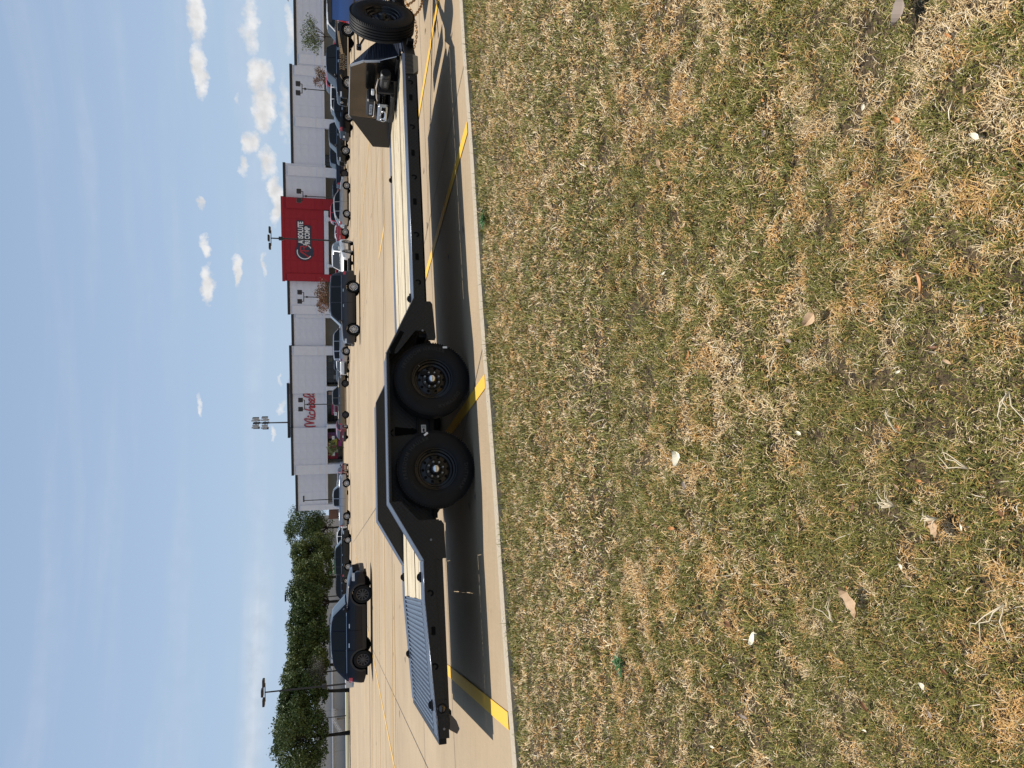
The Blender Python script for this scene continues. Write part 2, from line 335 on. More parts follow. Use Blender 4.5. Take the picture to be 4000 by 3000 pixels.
tag(mb.build('yellow_spine_lines', paint('old_yellow_paint', (.72, .42, .07), .36)), kind='structure')
# far verge behind the left trees, with its own kerb
mb = MB(); mb.prism([(-170, 103), (-49, 112), (-45, 122), (-60, 150), (-170, 150)], 0.0, .13, 'z'); tag(mb.build('kerb', mat('far_kerb', (.5, .47, .42), .9)), kind='structure')
mb = MB(); mb.prism([(-170, 103.4), (-49.4, 112.4), (-45.5, 122), (-60, 149.6), (-170, 149.6)], .10, .15, 'z'); tag(mb.build('verge', mat('verge_grass', (.14, .14, .045), .95, col2=(.22, .19, .08), noise_scale=.5)), kind='structure')
mb = MB(); mb.prism([(-170, 150), (-60, 150), (-60, 166), (-170, 166)], .0, .14, 'z'); tag(mb.build('pavement', mat('pale_pavement', (.55, .52, .47), .9)), kind='structure')
# lawn soil
mb = MB(); nx, ny = 60, 40
X = np.linspace(-6, 8, nx)
def soil_z(x, y): return -.035 + .012 * math.sin(x * 2.7 + y) * math.sin(y * 3.1 - x) + .008 * math.sin(7 * x + 3 * y)
for i in range(nx - 1):
    for j in range(ny - 1):
        def P(i, j):
            x = X[i]; y1 = edge_y(x) - .004; y0 = -3.0; y = y0 + (y1 - y0) * j / (ny - 1); return (x, y, soil_z(x, y) if j < ny - 1 else -.045)
        mb.quad(P(i, j), P(i + 1, j), P(i + 1, j + 1), P(i, j + 1))
mb.quad((-400, -400, -.06), (400, -400, -.06), (400, -3, -.06), (-400, -3, -.06)); mb.quad((-400, -3, -.06), (-6, -3, -.06), (-6, line_y(-6), -.06), (-400, line_y(-400), -.06)); mb.quad((8, -3, -.06), (400, -3, -.06), (400, line_y(400), -.06), (8, line_y(8), -.06))
M_soil = mat('thatch_soil', (.17, .115, .055), .95, col2=(.020, .014, .009), noise_scale=46, bump=1.0, bump_scale=120, det=8)
tag(mb.build('lawn_soil', M_soil, smooth=True), kind='structure')
# ------------------------------------------------------------------ grass blades (one stuff mesh)
def vnoise(x, y, seed):
    r = np.random.default_rng(seed).random((256, 256)); xi = np.floor(x).astype(int); yi = np.floor(y).astype(int); fx = x - xi; fy = y - yi
    fx = fx * fx * (3 - 2 * fx); fy = fy * fy * (3 - 2 * fy); a = r[xi % 256, yi % 256]; b = r[(xi + 1) % 256, yi % 256]; c = r[xi % 256, (yi + 1) % 256]; d = r[(xi + 1) % 256, (yi + 1) % 256]
    return (a * (1 - fx) + b * fx) * (1 - fy) + (c * (1 - fx) + d * fx) * fy
def fbm(x, y, sc, seed, o=4):
    v = 0; a = .5
    for k in range(o): v = v + a * vnoise(x * sc + 50, y * sc + 50, seed + k); sc *= 2.03; a *= .5
    return v / (1 - .5 ** o)
def grass():
    parts = []
    for (y0, y1, n, hs, ws) in [(1.04, 1.9, 300000, .60, .62), (1.9, 3.4, 240000, .80, 1.0), (3.4, 7.9, 210000, 1.0, 1.7)]:
        k = int(n * 1.9); x = rng.uniform(-4.4, 5.4, k); y = rng.uniform(y0, y1, k)
        halfw = .60 * y + .32; ok = (np.abs(x - .0) < halfw) & (y < EDGE0 + EDGES * x + .018 * np.sin(x * 2.1) - .004 * x * x - .05 + .085 * rng.random(k) ** 1.5 + .02 * np.sin(x * 31) * rng.random(k))
        x = x[ok][:n]; y = y[ok][:n]; parts.append(np.stack([x, y, np.full(len(x), hs), np.full(len(x), ws)], 1))
    P = np.concatenate(parts); x, y, hs, ws = P.T; n = len(x)
    g = fbm(x, y, 1.6, 11, 4) * .28 + fbm(x, y, 15, 37, 4) * .72; bare = fbm(x, y, 1.3, 91, 3) * .4 + fbm(x, y, 19, 191, 3) * .6; gold = fbm(x, y, 2.2, 140, 3) * .35 + fbm(x, y, 24, 240, 3) * .65
    near_edge = np.clip(1 - (EDGE0 + EDGES * x - y) / .5, 0, 1)
    green = np.clip((g + .05 * near_edge + .030 * np.clip(2.6 - y, 0, 1) - .468) * 8 + .5, 0, 1) * (1 - .15)
    r = rng.random(n); isg = r < green * .80 + .07
    keep = rng.random(n) > np.clip((bare - .555) * 7, 0, .75)
    x, y, hs, ws, g, near_edge, isg, gold = [a[keep] for a in (x, y, hs, ws, g, near_edge, isg, gold)]; n = len(x)
    az_ = rng.uniform(0, 2 * np.pi, n) ; L = np.where(isg, rng.gamma(6, .0058, n), rng.gamma(5, .0060, n)) * hs * (1 + .5 * near_edge * isg)
    L = L * (.62 + .9 * np.clip((fbm(x, y, 17, 311, 3) - .32) * 2.6, 0, 1)); L = np.clip(L, .009, .10)
    tilt = np.where(isg, rng.normal(.75, .38, n), rng.normal(1.2, .35, n)); tilt = np.clip(tilt, .05, 1.55)
    w = np.where(isg, rng.uniform(.0009, .0018, n), rng.uniform(.0008, .0019, n)) * ws
    dx, dy = np.cos(az_), np.sin(az_); zb = -.035 + .012 * np.sin(x * 2.7 + y) * np.sin(y * 3.1 - x) + .008 * np.sin(7 * x + 3 * y) + rng.uniform(-.002, .006, n)
    px, py = -dy, dx; tw = rng.uniform(-.6, .6, n); wx, wy, wz = px * w * np.cos(tw), py * w * np.cos(tw), w * np.sin(tw)
    bend = rng.uniform(.1, .6, n)
    t1 = tilt * .7; t2 = np.clip(tilt + bend, 0, 1.9)
    mx_ = x + dx * np.sin(t1) * L * .5; my_ = y + dy * np.sin(t1) * L * .5; mz = zb + np.cos(t1) * L * .5
    ex = mx_ + dx * np.sin(t2) * L * .5; ey = my_ + dy * np.sin(t2) * L * .5; ez = np.maximum(mz + np.cos(t2) * L * .5, zb + .001)
    V = np.empty((n, 5, 3), np.float32)
    V[:, 0] = np.stack([x - wx, y - wy, zb - wz], 1); V[:, 1] = np.stack([x + wx, y + wy, zb + wz], 1)
    V[:, 2] = np.stack([mx_ + wx * .85, my_ + wy * .85, mz + wz * .85], 1); V[:, 3] = np.stack([mx_ - wx * .85, my_ - wy * .85, mz - wz * .85], 1); V[:, 4] = np.stack([ex, ey, ez], 1)
    me = bpy.data.meshes.new('grass'); me.vertices.add(n * 5); me.vertices.foreach_set('co', V.ravel())
    base = (np.arange(n) * 5)[:, None]; li = (base + np.array([0, 1, 2, 3, 3, 2, 4])[None]).astype(np.int32).ravel()
    me.loops.add(n * 7); me.loops.foreach_set('vertex_index', li); me.polygons.add(n * 2)
    ls = ((np.arange(n) * 7)[:, None] + np.array([0, 4])[None]).astype(np.int32).ravel(); me.polygons.foreach_set('loop_start', ls)
    me.update(calc_edges=True)
    # each blade's own colour
    c = np.empty((n, 3), np.float32); v = rng.random(n)[:, None]; v2 = rng.random(n)[:, None]
    G = np.array([.075, .095, .018]) * (1 - v) + np.array([.31, .275, .062]) * v
    isgold = (rng.random(n) < np.clip((gold - .5) * 7 + .5, .05, .95))[:, None]; D = np.where(isgold, np.array([.66, .42, .16]) * (1 - v) + np.array([.46, .26, .085]) * v, np.array([.74, .58, .34]) * (1 - v) + np.array([.50, .35, .16]) * v)
    D = np.where(v2 > .93, np.array([.70, .60, .44]), D); D = np.where(v2 < .08, np.array([.16, .09, .04]), D)
    c = np.where(isg[:, None], G, D)
    c = np.minimum(c * (1.0 + .32 * rng.random(n)[:, None]), .88)
    col = np.ones((n, 5, 4), np.float32); col[:, :, :3] = c[:, None, :]
    at = me.color_attributes.new('blade', 'FLOAT_COLOR', 'POINT'); at.data.foreach_set('color', col.ravel())
    m = bpy.data.materials.new('grass_blades'); m.use_nodes = True; t = m.node_tree; b = t.nodes['Principled BSDF']; b.inputs['Roughness'].default_value = .55; b.inputs['Specular IOR Level'].default_value = .35
    a = t.nodes.new('ShaderNodeAttribute'); a.attribute_name = 'blade'; t.links.new(a.outputs[0], b.inputs['Base Color'])
    me.materials.append(m); o = bpy.data.objects.new('grass', me); S.collection.objects.link(o)
    tag(o, 'patchy mown lawn of green and straw-coloured blades in the foreground', 'grass', kind='stuff')
grass()
# fallen leaves, white litter and twigs on the lawn
def ground_at(x, y, z=0.0):
    d = FW * CF + RT * ((3000 - y) - 1500) - UP * (x - 2000); t = (z - CH) / d.z; return Vector((d.x * t, d.y * t, z))
leaf_cols = {'tan': mat('tan_dry_leaf', (.55, .38, .22), .6, noise_amt=.2, noise_scale=80), 'brown': mat('brown_dry_leaf', (.20, .09, .035), .6, noise_amt=.3, noise_scale=80), 'orange': mat('orange_dry_leaf', (.55, .26, .09), .6, noise_amt=.2, noise_scale=80),
             'cream': mat('cream_dry_leaf', (.78, .72, .55), .6), 'grey': mat('grey_dry_leaf', (.30, .24, .19), .7)}
def leaf_mesh(L, Wd, seed, lobed=False):
    r = random.Random(seed); mb = MB(); K = 9; curl = r.uniform(.15, .5) * L
    rows = []
    for i in range(K):
        t = i / (K - 1); w = Wd * math.sin(math.pi * min(1, t * .96 + .02)) ** .8 * (1 + (.28 * math.sin(i * 2.4) if lobed else .06 * math.sin(i * 3)))
        x = (t - .5) * L; z = .012 + curl * (t - .5) ** 2 * 1.4; rows.append([(x, -w / 2, z + Wd * .35), (x, 0, z + Wd * .05), (x, w / 2, z + Wd * .28)])
    for a, b in zip(rows[:-1], rows[1:]):
        for j in range(2): mb.quad(a[j], b[j], b[j + 1], a[j + 1])
    mb.tube([(-L / 2, 0, .02), (-L / 2 - L * .22, L * .04, .012)], L * .012, 4)
    return mb
special = [(2665, 1800, .075, .05, 'cream', 'pale cream curled leaf alone on the lawn, nearest the trailer wheels', False), (3180, 1235, .058, .032, 'tan', 'light tan oval leaf lying mid-lawn below the front trailer wheel', False),
           (3625, 1100, .055, .022, 'orange', 'long orange-brown leaf on the lawn, right of the tan oval one', False), (3345, 2335, .085, .045, 'tan', 'large tan lobed leaf standing out of the grass at the near left', True),
           (3680, 2065, .05, .03, 'tan', 'broad beige leaf pressed flat in the near grass', True), (2965, 2500, .055, .04, 'cream', 'small cream leaf beside the green weed', False), (3540, 40, .07, .04, 'grey', 'dark grey leaf lying at the right edge of the lawn', False)]
for (x, y, L, Wd, c, lab, lob) in special:
    o = leaf_mesh(L, Wd, x, lob).build('fallen_leaf', leaf_cols[c], smooth=True); p = ground_at(x, y, -.01); o.location = p; o.rotation_euler = (random.uniform(-.5, .5), random.uniform(-.3, .3), random.uniform(0, 6)); tag(o, lab, 'leaf')
protos = {}
for k, c in enumerate(['tan', 'brown', 'orange', 'cream', 'grey']):
    for j in range(3): protos[(c, j)] = leaf_mesh(1, [.42, .5, .35][j], k * 7 + j, j == 2).build('small_dry_leaf', leaf_cols[c], smooth=True)
names = {'tan': 'small tan dry leaf scattered in the patchy lawn', 'brown': 'small dark brown dry leaf scattered in the patchy lawn', 'orange': 'small orange-brown dry leaf scattered in the patchy lawn', 'cream': 'small cream-white dry leaf scattered in the patchy lawn', 'grey': 'small grey curled dry leaf scattered in the patchy lawn'}
used = set(); r_ = random.Random(5); seen = set()
along = ['opposite the spare wheel', 'opposite the winch', 'opposite the mid deck', 'opposite the front wheel', 'opposite the rear wheel', 'opposite the ribbed tail', 'beyond the tail']
depth = ['close to the kerb', 'just in from the kerb', 'halfway down the lawn', 'in the near lawn', 'nearest the camera']
words = {'tan': 'small tan dry leaf', 'brown': 'small dark brown dry leaf', 'orange': 'small orange-brown dry leaf', 'cream': 'small cream-white dry leaf', 'grey': 'small grey curled dry leaf'}
for i in range(260):
    c = r_.choices(['tan', 'brown', 'orange', 'cream', 'grey'], [5, 4, 3, 3, 1])[0]; j = r_.randrange(3); x = r_.uniform(1870, 3980); y = r_.uniform(20, 2980)
    key = (c, int(y / 3000 * 7), [k for k in range(5) if x < (2120, 2480, 2950, 3480, 4001)[k]][0])
    p = ground_at(x, y, -.014)
    if key in seen or p.y > edge_y(p.x) - .06 or len(seen) > 112: continue
    seen.add(key); pr = protos[(c, j)]; o = pr if (c, j) not in used else pr.copy()
    if (c, j) in used: S.collection.objects.link(o)
    used.add((c, j)); s = r_.uniform(.018, .042) * (.75 if p.y < 2 else 1.15); o.location = p; o.scale = (s, s * r_.uniform(.7, 1.1), s); o.rotation_euler = (r_.uniform(-.5, .5), r_.uniform(-.4, .4), r_.uniform(0, 6.3))
    tag(o, words[c] + ' ' + depth[key[2]] + ', ' + along[key[1]], 'leaf', c + ' dry leaves on the lawn')
for kk, o in protos.items():
    if kk not in used: bpy.data.objects.remove(o)
M_straw = mat('dry_straw', (.68, .57, .38), .6)
def spray(loc, n, L, seed, rz, spread=.9):
    r = random.Random(seed); mb = MB()
    for i in range(n):
        a = rz + r.uniform(-spread, spread); l = L * r.uniform(.5, 1); pts = []
        for k in range(6):
            t = k / 5; pts.append((l * t * math.cos(a + .35 * t * r.uniform(-1, 1)), l * t * math.sin(a + .2 * t), .012 + .018 * math.sin(t * 3.0) * r.uniform(.4, 1.2)))
        mb.tube(pts, [.0016, .0015, .0014, .0012, .001, .0006], 5)
    o = mb.build('straw_stalk', M_straw, smooth=True); o.location = loc; return o
for (x, y, n, L, rz, lab) in [(3510, 1975, 9, .055, 1.2, 'pale straw tuft fanning out in the near lawn'), (3680, 2025, 7, .045, 2.2, 'small star of pale straw in the near lawn'), (3270, 2430, 4, .09, .2, 'forked dry straw runner left of the large tan leaf'),
                              (3940, 2360, 3, .16, 2.4, 'long thick dry runner at the near left corner of the lawn'), (3480, 1600, 3, .08, 4.0, 'thin forked straw runner near the middle of the lawn'), (3800, 1830, 3, .09, 1.1, 'pale forked twig of straw beside dark grass'),
                              (3960, 1530, 4, .10, 3.0, 'bleached straw runner at the bottom of the lawn')]:
    tag(spray(ground_at(x, y, -.005), n, L, x, rz), lab, 'straw')
mb = MB(); r = random.Random(3)                    # the bright green weed
for i in range(70):
    a = r.uniform(0, 6.28); d = r.uniform(.0, .05); l = r.uniform(.012, .026); cx_, cy_ = d * math.cos(a), d * math.sin(a); z = r.uniform(0, .02); b = r.uniform(0, 6.28)
    mb.quad((cx_, cy_, z), (cx_ + l * math.cos(b) - l * .3 * math.sin(b), cy_ + l * math.sin(b) + l * .3 * math.cos(b), z + .006), (cx_ + 1.7 * l * math.cos(b), cy_ + 1.7 * l * math.sin(b), z + .004), (cx_ + l * math.cos(b) + l * .3 * math.sin(b), cy_ + l * math.sin(b) - l * .3 * math.cos(b), z + .009))
for (x, y, s, lab) in [(2425, 2590, 1.0, 'bright green leafy weed alone in the dry lawn'), (1895, 860, 1.6, 'low bright green weed along the kerb strip')]:
    o = mb.build('weed', mat('weed_green', (.05, .14, .03), .5)); o.location = ground_at(x, y, -.01); o.scale = (s, s, s); tag(o, lab, 'weed')
mb = MB(); r = random.Random(8)
for i in range(45):
    t = r.random(); p = Vector((-2.6 + 6.6 * t, 0, 0)); y = edge_y(p.x) + r.uniform(.0, .12); s = r.uniform(.004, .011)
    mb.box(p.x, p.x + s * r.uniform(.6, 1.6), y, y + s, .008, .008 + s * .4, s * .1)
tag(mb.build('grit', mat('pale_grit', (.75, .73, .68), .8)), 'pale grit scattered along the kerb strip', 'grit', kind='stuff')
# ------------------------------------------------------------------ the trailer
OX, OY = -0.406, 7.101
T = empty('flatbed_trailer', (OX, OY, 0), TY)
tag(T, 'black tandem-axle flatbed car hauler trailer with wooden deck parked along the lawn', 'trailer')
DZ = .552; W2 = 2.44; UR, UF = -2.875, 4.37
def wood_mat(i):
    m = bpy.data.materials.new('pine_deck_wood'); m.use_nodes = True; t = m.node_tree; b = t.nodes['Principled BSDF']; b.inputs['Roughness'].default_value = .75
    tcn = t.nodes.new('ShaderNodeTexCoord'); mp = t.nodes.new('ShaderNodeMapping'); mp.inputs['Scale'].default_value = (.5, 14, 6); mp.inputs['Location'].default_value = (i * 3.7, i * 1.3, 0); t.links.new(tcn.outputs['Object'], mp.inputs[0])
    n = t.nodes.new('ShaderNodeTexNoise'); n.inputs['Scale'].default_value = 3.2; n.inputs['Detail'].default_value = 7; n.inputs['Roughness'].default_value = .65; n.inputs['Distortion'].default_value = .6; t.links.new(mp.outputs[0], n.inputs[0])
    r = t.nodes.new('ShaderNodeValToRGB'); e = r.color_ramp.elements; e[0].position = .36; e[0].color = (.17, .12, .07, 1); e[1].position = .58; e[1].color = (.64, .55, .38, 1); k = e.new(.45); k.color = (.42, .33, .20, 1); k = e.new(.51); k.color = (.58, .49, .33, 1); k = e.new(.66); k.color = (.46, .45, .36, 1)
    t.links.new(n.outputs[0], r.inputs[0]); n2 = t.nodes.new('ShaderNodeTexNoise'); n2.inputs['Scale'].default_value = .9; n2.inputs['Detail'].default_value = 3; t.links.new(mp.outputs[0], n2.inputs[0])
    mp2 = t.nodes.new('ShaderNodeMapping'); mp2.inputs['Scale'].default_value = (2.2, 9, 1); mp2.inputs['Location'].default_value = (i * 1.7, 0, 0); t.links.new(tcn.outputs['Object'], mp2.inputs[0])
    vo = t.nodes.new('ShaderNodeTexVoronoi'); vo.inputs['Scale'].default_value = 1.1; t.links.new(mp2.outputs[0], vo.inputs[0]); kr = t.nodes.new('ShaderNodeValToRGB'); kr.color_ramp.elements[0].position = .05; kr.color_ramp.elements[0].color = (.35, .2, .1, 1); kr.color_ramp.elements[1].position = .13; kr.color_ramp.elements[1].color = (1, 1, 1, 1); t.links.new(vo.outputs[0], kr.inputs[0])
    mm = t.nodes.new('ShaderNodeMixRGB'); mm.blend_type = 'MULTIPLY'; mm.inputs[0].default_value = .8; t.links.new(r.outputs[0], mm.inputs[1]); t.links.new(kr.outputs[0], mm.inputs[2]); t.links.new(mm.outputs[0], b.inputs['Base Color'])
    bp = t.nodes.new('ShaderNodeBump'); bp.inputs['Strength'].default_value = .3; bp.inputs['Distance'].default_value = .003; t.links.new(n.outputs[0], bp.inputs['Height']); t.links.new(bp.outputs[0], b.inputs['Normal']); return m
woods = [wood_mat(i) for i in range(4)]
VI0, VI1 = .30, 2.14; NP = 10; pw = (VI1 - VI0) / NP; rp = random.Random(4)
for i in range(NP):
    mb = MB(); y0 = VI0 + i * pw; dz = rp.uniform(-.006, .005); x1 = 4.74 if y0 > .45 else 4.60
    mb.box(-1.67 + rp.uniform(-.006, .006), x1, y0 + .004, y0 + pw - .006, DZ - .045, DZ - .004 + dz, .003)
    mb.build('plank', woods[(i * 7 + i // 3) % 4], T)
def edge_plate(v0, v1, name='edge_plate', front=True):
    mb = MB()
    poly = [(1.365, v0), (4.37, v0), (4.40, v0 + .03), (4.62, v1), (1.365, v1)] if front and v0 < 1 else [(1.365, v0), (4.80, v0), (4.80, v1), (1.365, v1)]
    mb.prism(poly, DZ - .008, DZ, 'z'); mb.build(name, M_deckplate, T); mb = MB(); mb.prism([(-1.67, v0), (-1.31, v0), (-1.31, v1), (-1.67, v1)], DZ - .008, DZ, 'z')
    mb.prism([(-1.67, DZ - .008), (-1.67, DZ), (UR, DZ - .078), (UR, DZ - .086)], v0, v1, 'y'); return mb.build(name, M_deckplate, T)
edge_plate(0, VI0 - .004); edge_plate(VI1 + .004, W2)
# thin edge lines along the plates, paler than the plate colour
mb = MB(); mb.tube([(-1.67, .001, DZ - .001), (UR, .001, DZ - .079)], .0035, 5); mb.build('bright_edge', M_edge, T, smooth=True); mb = MB(); mb.tube([(4.37, .001, DZ - .001), (1.36, .001, DZ - .001)], .0028, 5); mb.build('bright_edge', M_edge, T, smooth=True); mb = MB(); mb.tube([(-1.31, .001, DZ - .001), (-1.67, .001, DZ - .001)], .0035, 5)
mb.build('bright_edge', M_edge, T, smooth=True)
# dovetail with its cross cleats
mb = MB(); mb.prism([(-1.675, DZ - .03), (-1.675, DZ - .012), (UR - .01, DZ - .092), (UR - .01, DZ - .11)], VI0, VI1, 'y'); mb.build('dovetail_plate', M_deckplate, T)
M_cleat = mat('dovetail_cleat_steel', (.075, .095, .135), .20, spec=.7, metal=.35, noise_amt=.4, noise_scale=30)
ncl = 24; cm_ = MB(); cm_.prism([(-.017, -.012), (.017, -.012), (.009, .007), (-.009, .007)], VI0, VI1, 'y'); r = random.Random(2)
first = None
for i in range(ncl):
    u = -1.71 - i * (1.13 / (ncl - 1)); z = DZ - .004 - (-1.67 - u) * .0645
    if first is None: o = first = cm_.build('cleat', M_cleat, T)
    else: o = first.copy(); S.collection.objects.link(o); o.parent = T
    o.location = (u, 0, z)
mb = MB()                                  # cleat ends wrapped over the edge plates
for i in range(ncl):
    u = -1.71 - i * (1.13 / (ncl - 1)); z = DZ - (-1.67 - u) * .0645 + .002
    for v in (.004, VI1 + .01): mb.box(u - .008, u + .008, v, v + .022, z - .004, z + .006)
mb.build('weld_tabs', M_edge, T)
# side rails (channel section), both sides, with slots
def side_rail(v0, sgn):
    mb = MB(); z0 = .438
    mb.box(1.355, 4.37, v0, v0 + .012 * sgn, z0, DZ - .01); mb.box(1.355, 4.37, v0, v0 + .05 * sgn, z0 - .006, z0); mb.box(4.36, 4.37, v0, v0 + .05 * sgn, z0, DZ - .01)
    mb.build('side_rail', M_sideplate, T); mb = MB()
    mb.prism([(-1.305, .44), (-1.305, DZ - .01), (-1.67, DZ - .01), (UR, DZ - .088), (UR, .385), (-1.67, .44)], v0, v0 + .012 * sgn, 'y')
    mb.build('side_rail', M_sideplate, T); mb = MB(); mb.box(UR + .1, -1.1, v0 + .02 * sgn, v0 + .06 * sgn, .362, .440)
    return mb.build('lower_rail', M_sideplate, T)
side_rail(0, 1); side_rail(W2, -1)
def slot(u, z, kind):
    mb = MB(); y = -.0025
    if kind == 'arc':
        a0, a1 = math.radians(60), math.radians(290); pi_, po = [], []
        for k in range(13):
            a = a0 + (a1 - a0) * k / 12; po.append((u - .012 + .034 * math.cos(a + 2.2) * .9, z + .034 * math.sin(a + 2.2))); pi_.append((u - .012 + .016 * math.cos(a + 2.2), z + .016 * math.sin(a + 2.2)))
        for k in range(12): mb.quad((po[k][0], y, po[k][1]), (po[k + 1][0], y, po[k + 1][1]), (pi_[k + 1][0], y, pi_[k + 1][1]), (pi_[k][0], y, pi_[k][1]))
    else:
        pts = []
        for (cx_, cz_) in ((.03, .011), (-.03, .011), (-.03, -.011), (.03, -.011)):
            for k in range(4):
                q = math.atan2(cz_, cx_); base = {(1, 1): 0, (-1, 1): 90, (-1, -1): 180, (1, -1): 270}[(1 if cx_ > 0 else -1, 1 if cz_ > 0 else -1)]
                a = math.radians(base + 30 * k); pts.append((u + cx_ + .008 * math.cos(a), y, z + cz_ + .008 * math.sin(a)))
        mb.quad(*pts)
    mb.build('tie_down_slot', M_hole, T)
for k, (u, kd) in enumerate([(4.0, 'arc'), (3.79, 'bar'), (3.42, 'arc'), (3.08, 'bar'), (2.79, 'arc'), (2.48, 'bar'), (2.1, 'arc'), (1.83, 'bar'), (1.55, 'arc'), (-1.6, 'arc'), (-1.95, 'bar'), (-2.25, 'arc')]): slot(u, .497 if u > -1.7 else .48, kd)
# under frame
mb = MB()
for v in (.42, 1.96): mb.box(-1.7, 4.6, v, v + .06, .36, .50); mb.prism([(-1.7, .36), (-1.7, .50), (UR + .12, .43), (UR + .12, .36)], v, v + .06, 'y')
for k in range(19): u = -2.7 + k * .405; dz_ = .064 * max(0, -1.6 - u) + (.02 if u < -1.6 else 0); mb.box(u, u + .04, .05, 2.39, .43 - dz_, .505 - dz_)
mb.build('under_frame', M_frame, T)
mb = MB()
for u in (3.9, 3.3, 2.7, 2.15, 1.7, -1.5, -2.3): mb.tube([(u, .03, .44), (u - .12, .40, .375)], .012, 5)
mb.build('frame_brace', M_steel, T)
# front A-frame tongue
mb = MB()
def beam(mb, p, q, w, h):
    p = Vector(p); q = Vector(q); d = (q - p); n = Vector((-d.y, d.x, 0)).normalized() * w / 2; zz = Vector((0, 0, h / 2))
    P = [p - n - zz, p + n - zz, p + n + zz, p - n + zz, q - n - zz, q + n - zz, q + n + zz, q - n + zz]; b = len(mb.v); mb.v += [tuple(x) for x in P]
    for f in ((0, 1, 2, 3), (7, 6, 5, 4), (0, 4, 5, 1), (1, 5, 6, 2), (2, 6, 7, 3), (3, 7, 4, 0)): mb.f.append(tuple(b + i for i in f)); mb.m.append(mb.mi)
beam(mb, (4.36, .06, .485), (6.28, 1.16, .485), .06, .13); beam(mb, (4.36, 2.38, .485), (6.28, 1.28, .485), .06, .13); mb.box(4.68, 4.78, .5, 2.0, .42, .55); mb.box(5.9, 6.3, 1.12, 1.32, .42, .55)
mb.build('tongue_frame', M_steel, T)
mb = MB(); mb.prism([(4.375, .012), (5.02, .40), (4.95, .60), (4.64, .305), (4.42, .03)], DZ - .01, DZ - .002, 'z'); mb.build('corner_plate', M_deckplate, T)
mb = MB(); mb.prism([(4.375, .01), (5.45, .62), (5.45, .66), (4.375, .05)], .43, DZ - .012, 'z'); mb.build('corner_skirt', M_steel, T)
# side step
mb = MB(); mb.box(4.10, 4.36, -.014, .03, .455, .545)
step = mb.build('side_step', mat('step_plate', (.14, .13, .11), .4, metal=.5), T)
mb = MB()
for k in range(7):
    for j in range(9):
        u0 = 4.108 + j * .028; z0 = .462 + k * .0125
        if j % 2: mb.prism([(u0, z0), (u0 + .024, z0 + .009), (u0 + .024, z0 + .012), (u0, z0 + .003)], -.019, -.0142, 'y')
        else: mb.prism([(u0, z0 + .009), (u0 + .024, z0), (u0 + .024, z0 + .003), (u0, z0 + .012)], -.019, -.0142, 'y')
mb.build('step_grip', M_hole, step)
mb = MB(); mb.prism([(4.15, .40), (4.34, .40), (4.36, .455), (4.10, .455)], -.012, .05, 'y'); mb.build('step_foot', mat('step_foot', (.30, .27, .2), .4, metal=.5), step)
# fenders, drive-over, both sides
def fender(v0, s):
    vi = v0 + .30 * s; mb = MB()
    prof = [(1.36, DZ + .001), (.755, .848), (-.742, .858), (-1.305, DZ - .004)]
    for (a, b) in zip(prof[:-1], prof[1:]):
        mb.quad((a[0], v0, a[1]), (a[0], vi, a[1]), (b[0], vi, b[1]), (b[0], v0, b[1])); mb.quad((a[0], v0, a[1] - .006), (b[0], v0, b[1] - .006), (b[0], vi, b[1] - .006), (a[0], vi, a[1] - .006))
    f = mb.build('fender', M_deckplate, T)
    lo = MB()       # outer lip
    q = [(p[0], p[1]) for p in prof]
    lo.prism([(.755, .847), (-.742, .857), (-.742, .83), (.755, .82)], v0, v0 + .006 * s, 'y')
    # sloping skirts at both ends (with the arch cut)
    lo.prism([(1.36, DZ), (.755, .847), (.755, .74), (1.00, .545), (1.0, .44), (.905, .42), (.905, .405), (1.165, .385), (1.353, .435)], v0, v0 + .006 * s, 'y')
    lo.prism([(-1.305, DZ - .005), (-1.305, .362), (-1.09, .36), (-1.09, .382), (-.93, .385), (-.93, .58), (-.742, .745), (-.742, .857)], v0, v0 + .006 * s, 'y')
    lo.build('fender_skirt', M_sideplate, f)
    inn = MB(); inn.prism([(1.36, DZ - .02), (.755, .846), (-.742, .856), (-1.305, DZ - .02)], vi - .004 * s, vi + .004 * s, 'y'); inn.box(-1.3, 1.3, vi - .004 * s, vi + .02 * s, .37, DZ - .02)
    inn.build('fender_inner_wall', M_sideplate, f)
    lp = MB()
    for (a, b) in zip(prof[:-1], prof[1:]):
        for v in (v0 + .002 * s, vi): lp.tube([(a[0], v, a[1]), (b[0], v, b[1])], .0045, 5)
    n = 46
    for k in range(n):
        u = .75 - k * (1.49 / n); lp.box(u, u + .012, v0 - .002, v0 + .004, .843 + k * .0002, .855 + k * .0002)
    lp.build('fender_edge_highlight', M_edge, f)  # pale rim lines and teeth paint in the light caught on the edge
    return f
fn_ = fender(0, 1); fender(W2, -1)
# slot and skirt reinforcement on the near front skirt
mb = MB(); mb.prism([(.98, .66), (1.0, .70), (.80, .812), (.745, .80), (.75, .765), (.79, .76)], -.0035, -.001, 'y'); mb.build('skirt_opening', M_hole, fn_)
mb = MB(); mb.prism([(1.33, .44), (1.33, .375), (1.30, .355), (.93, .335), (.905, .345), (.905, .43)], .012, .03, 'y'); mb.build('step_bracket', M_sideplate, T); mb = MB(); mb.prism([(-1.30, .40), (-1.30, .33), (-.98, .335), (-.94, .36), (-.94, .40)], .012, .03, 'y'); mb.build('step_bracket', M_sideplate, T)
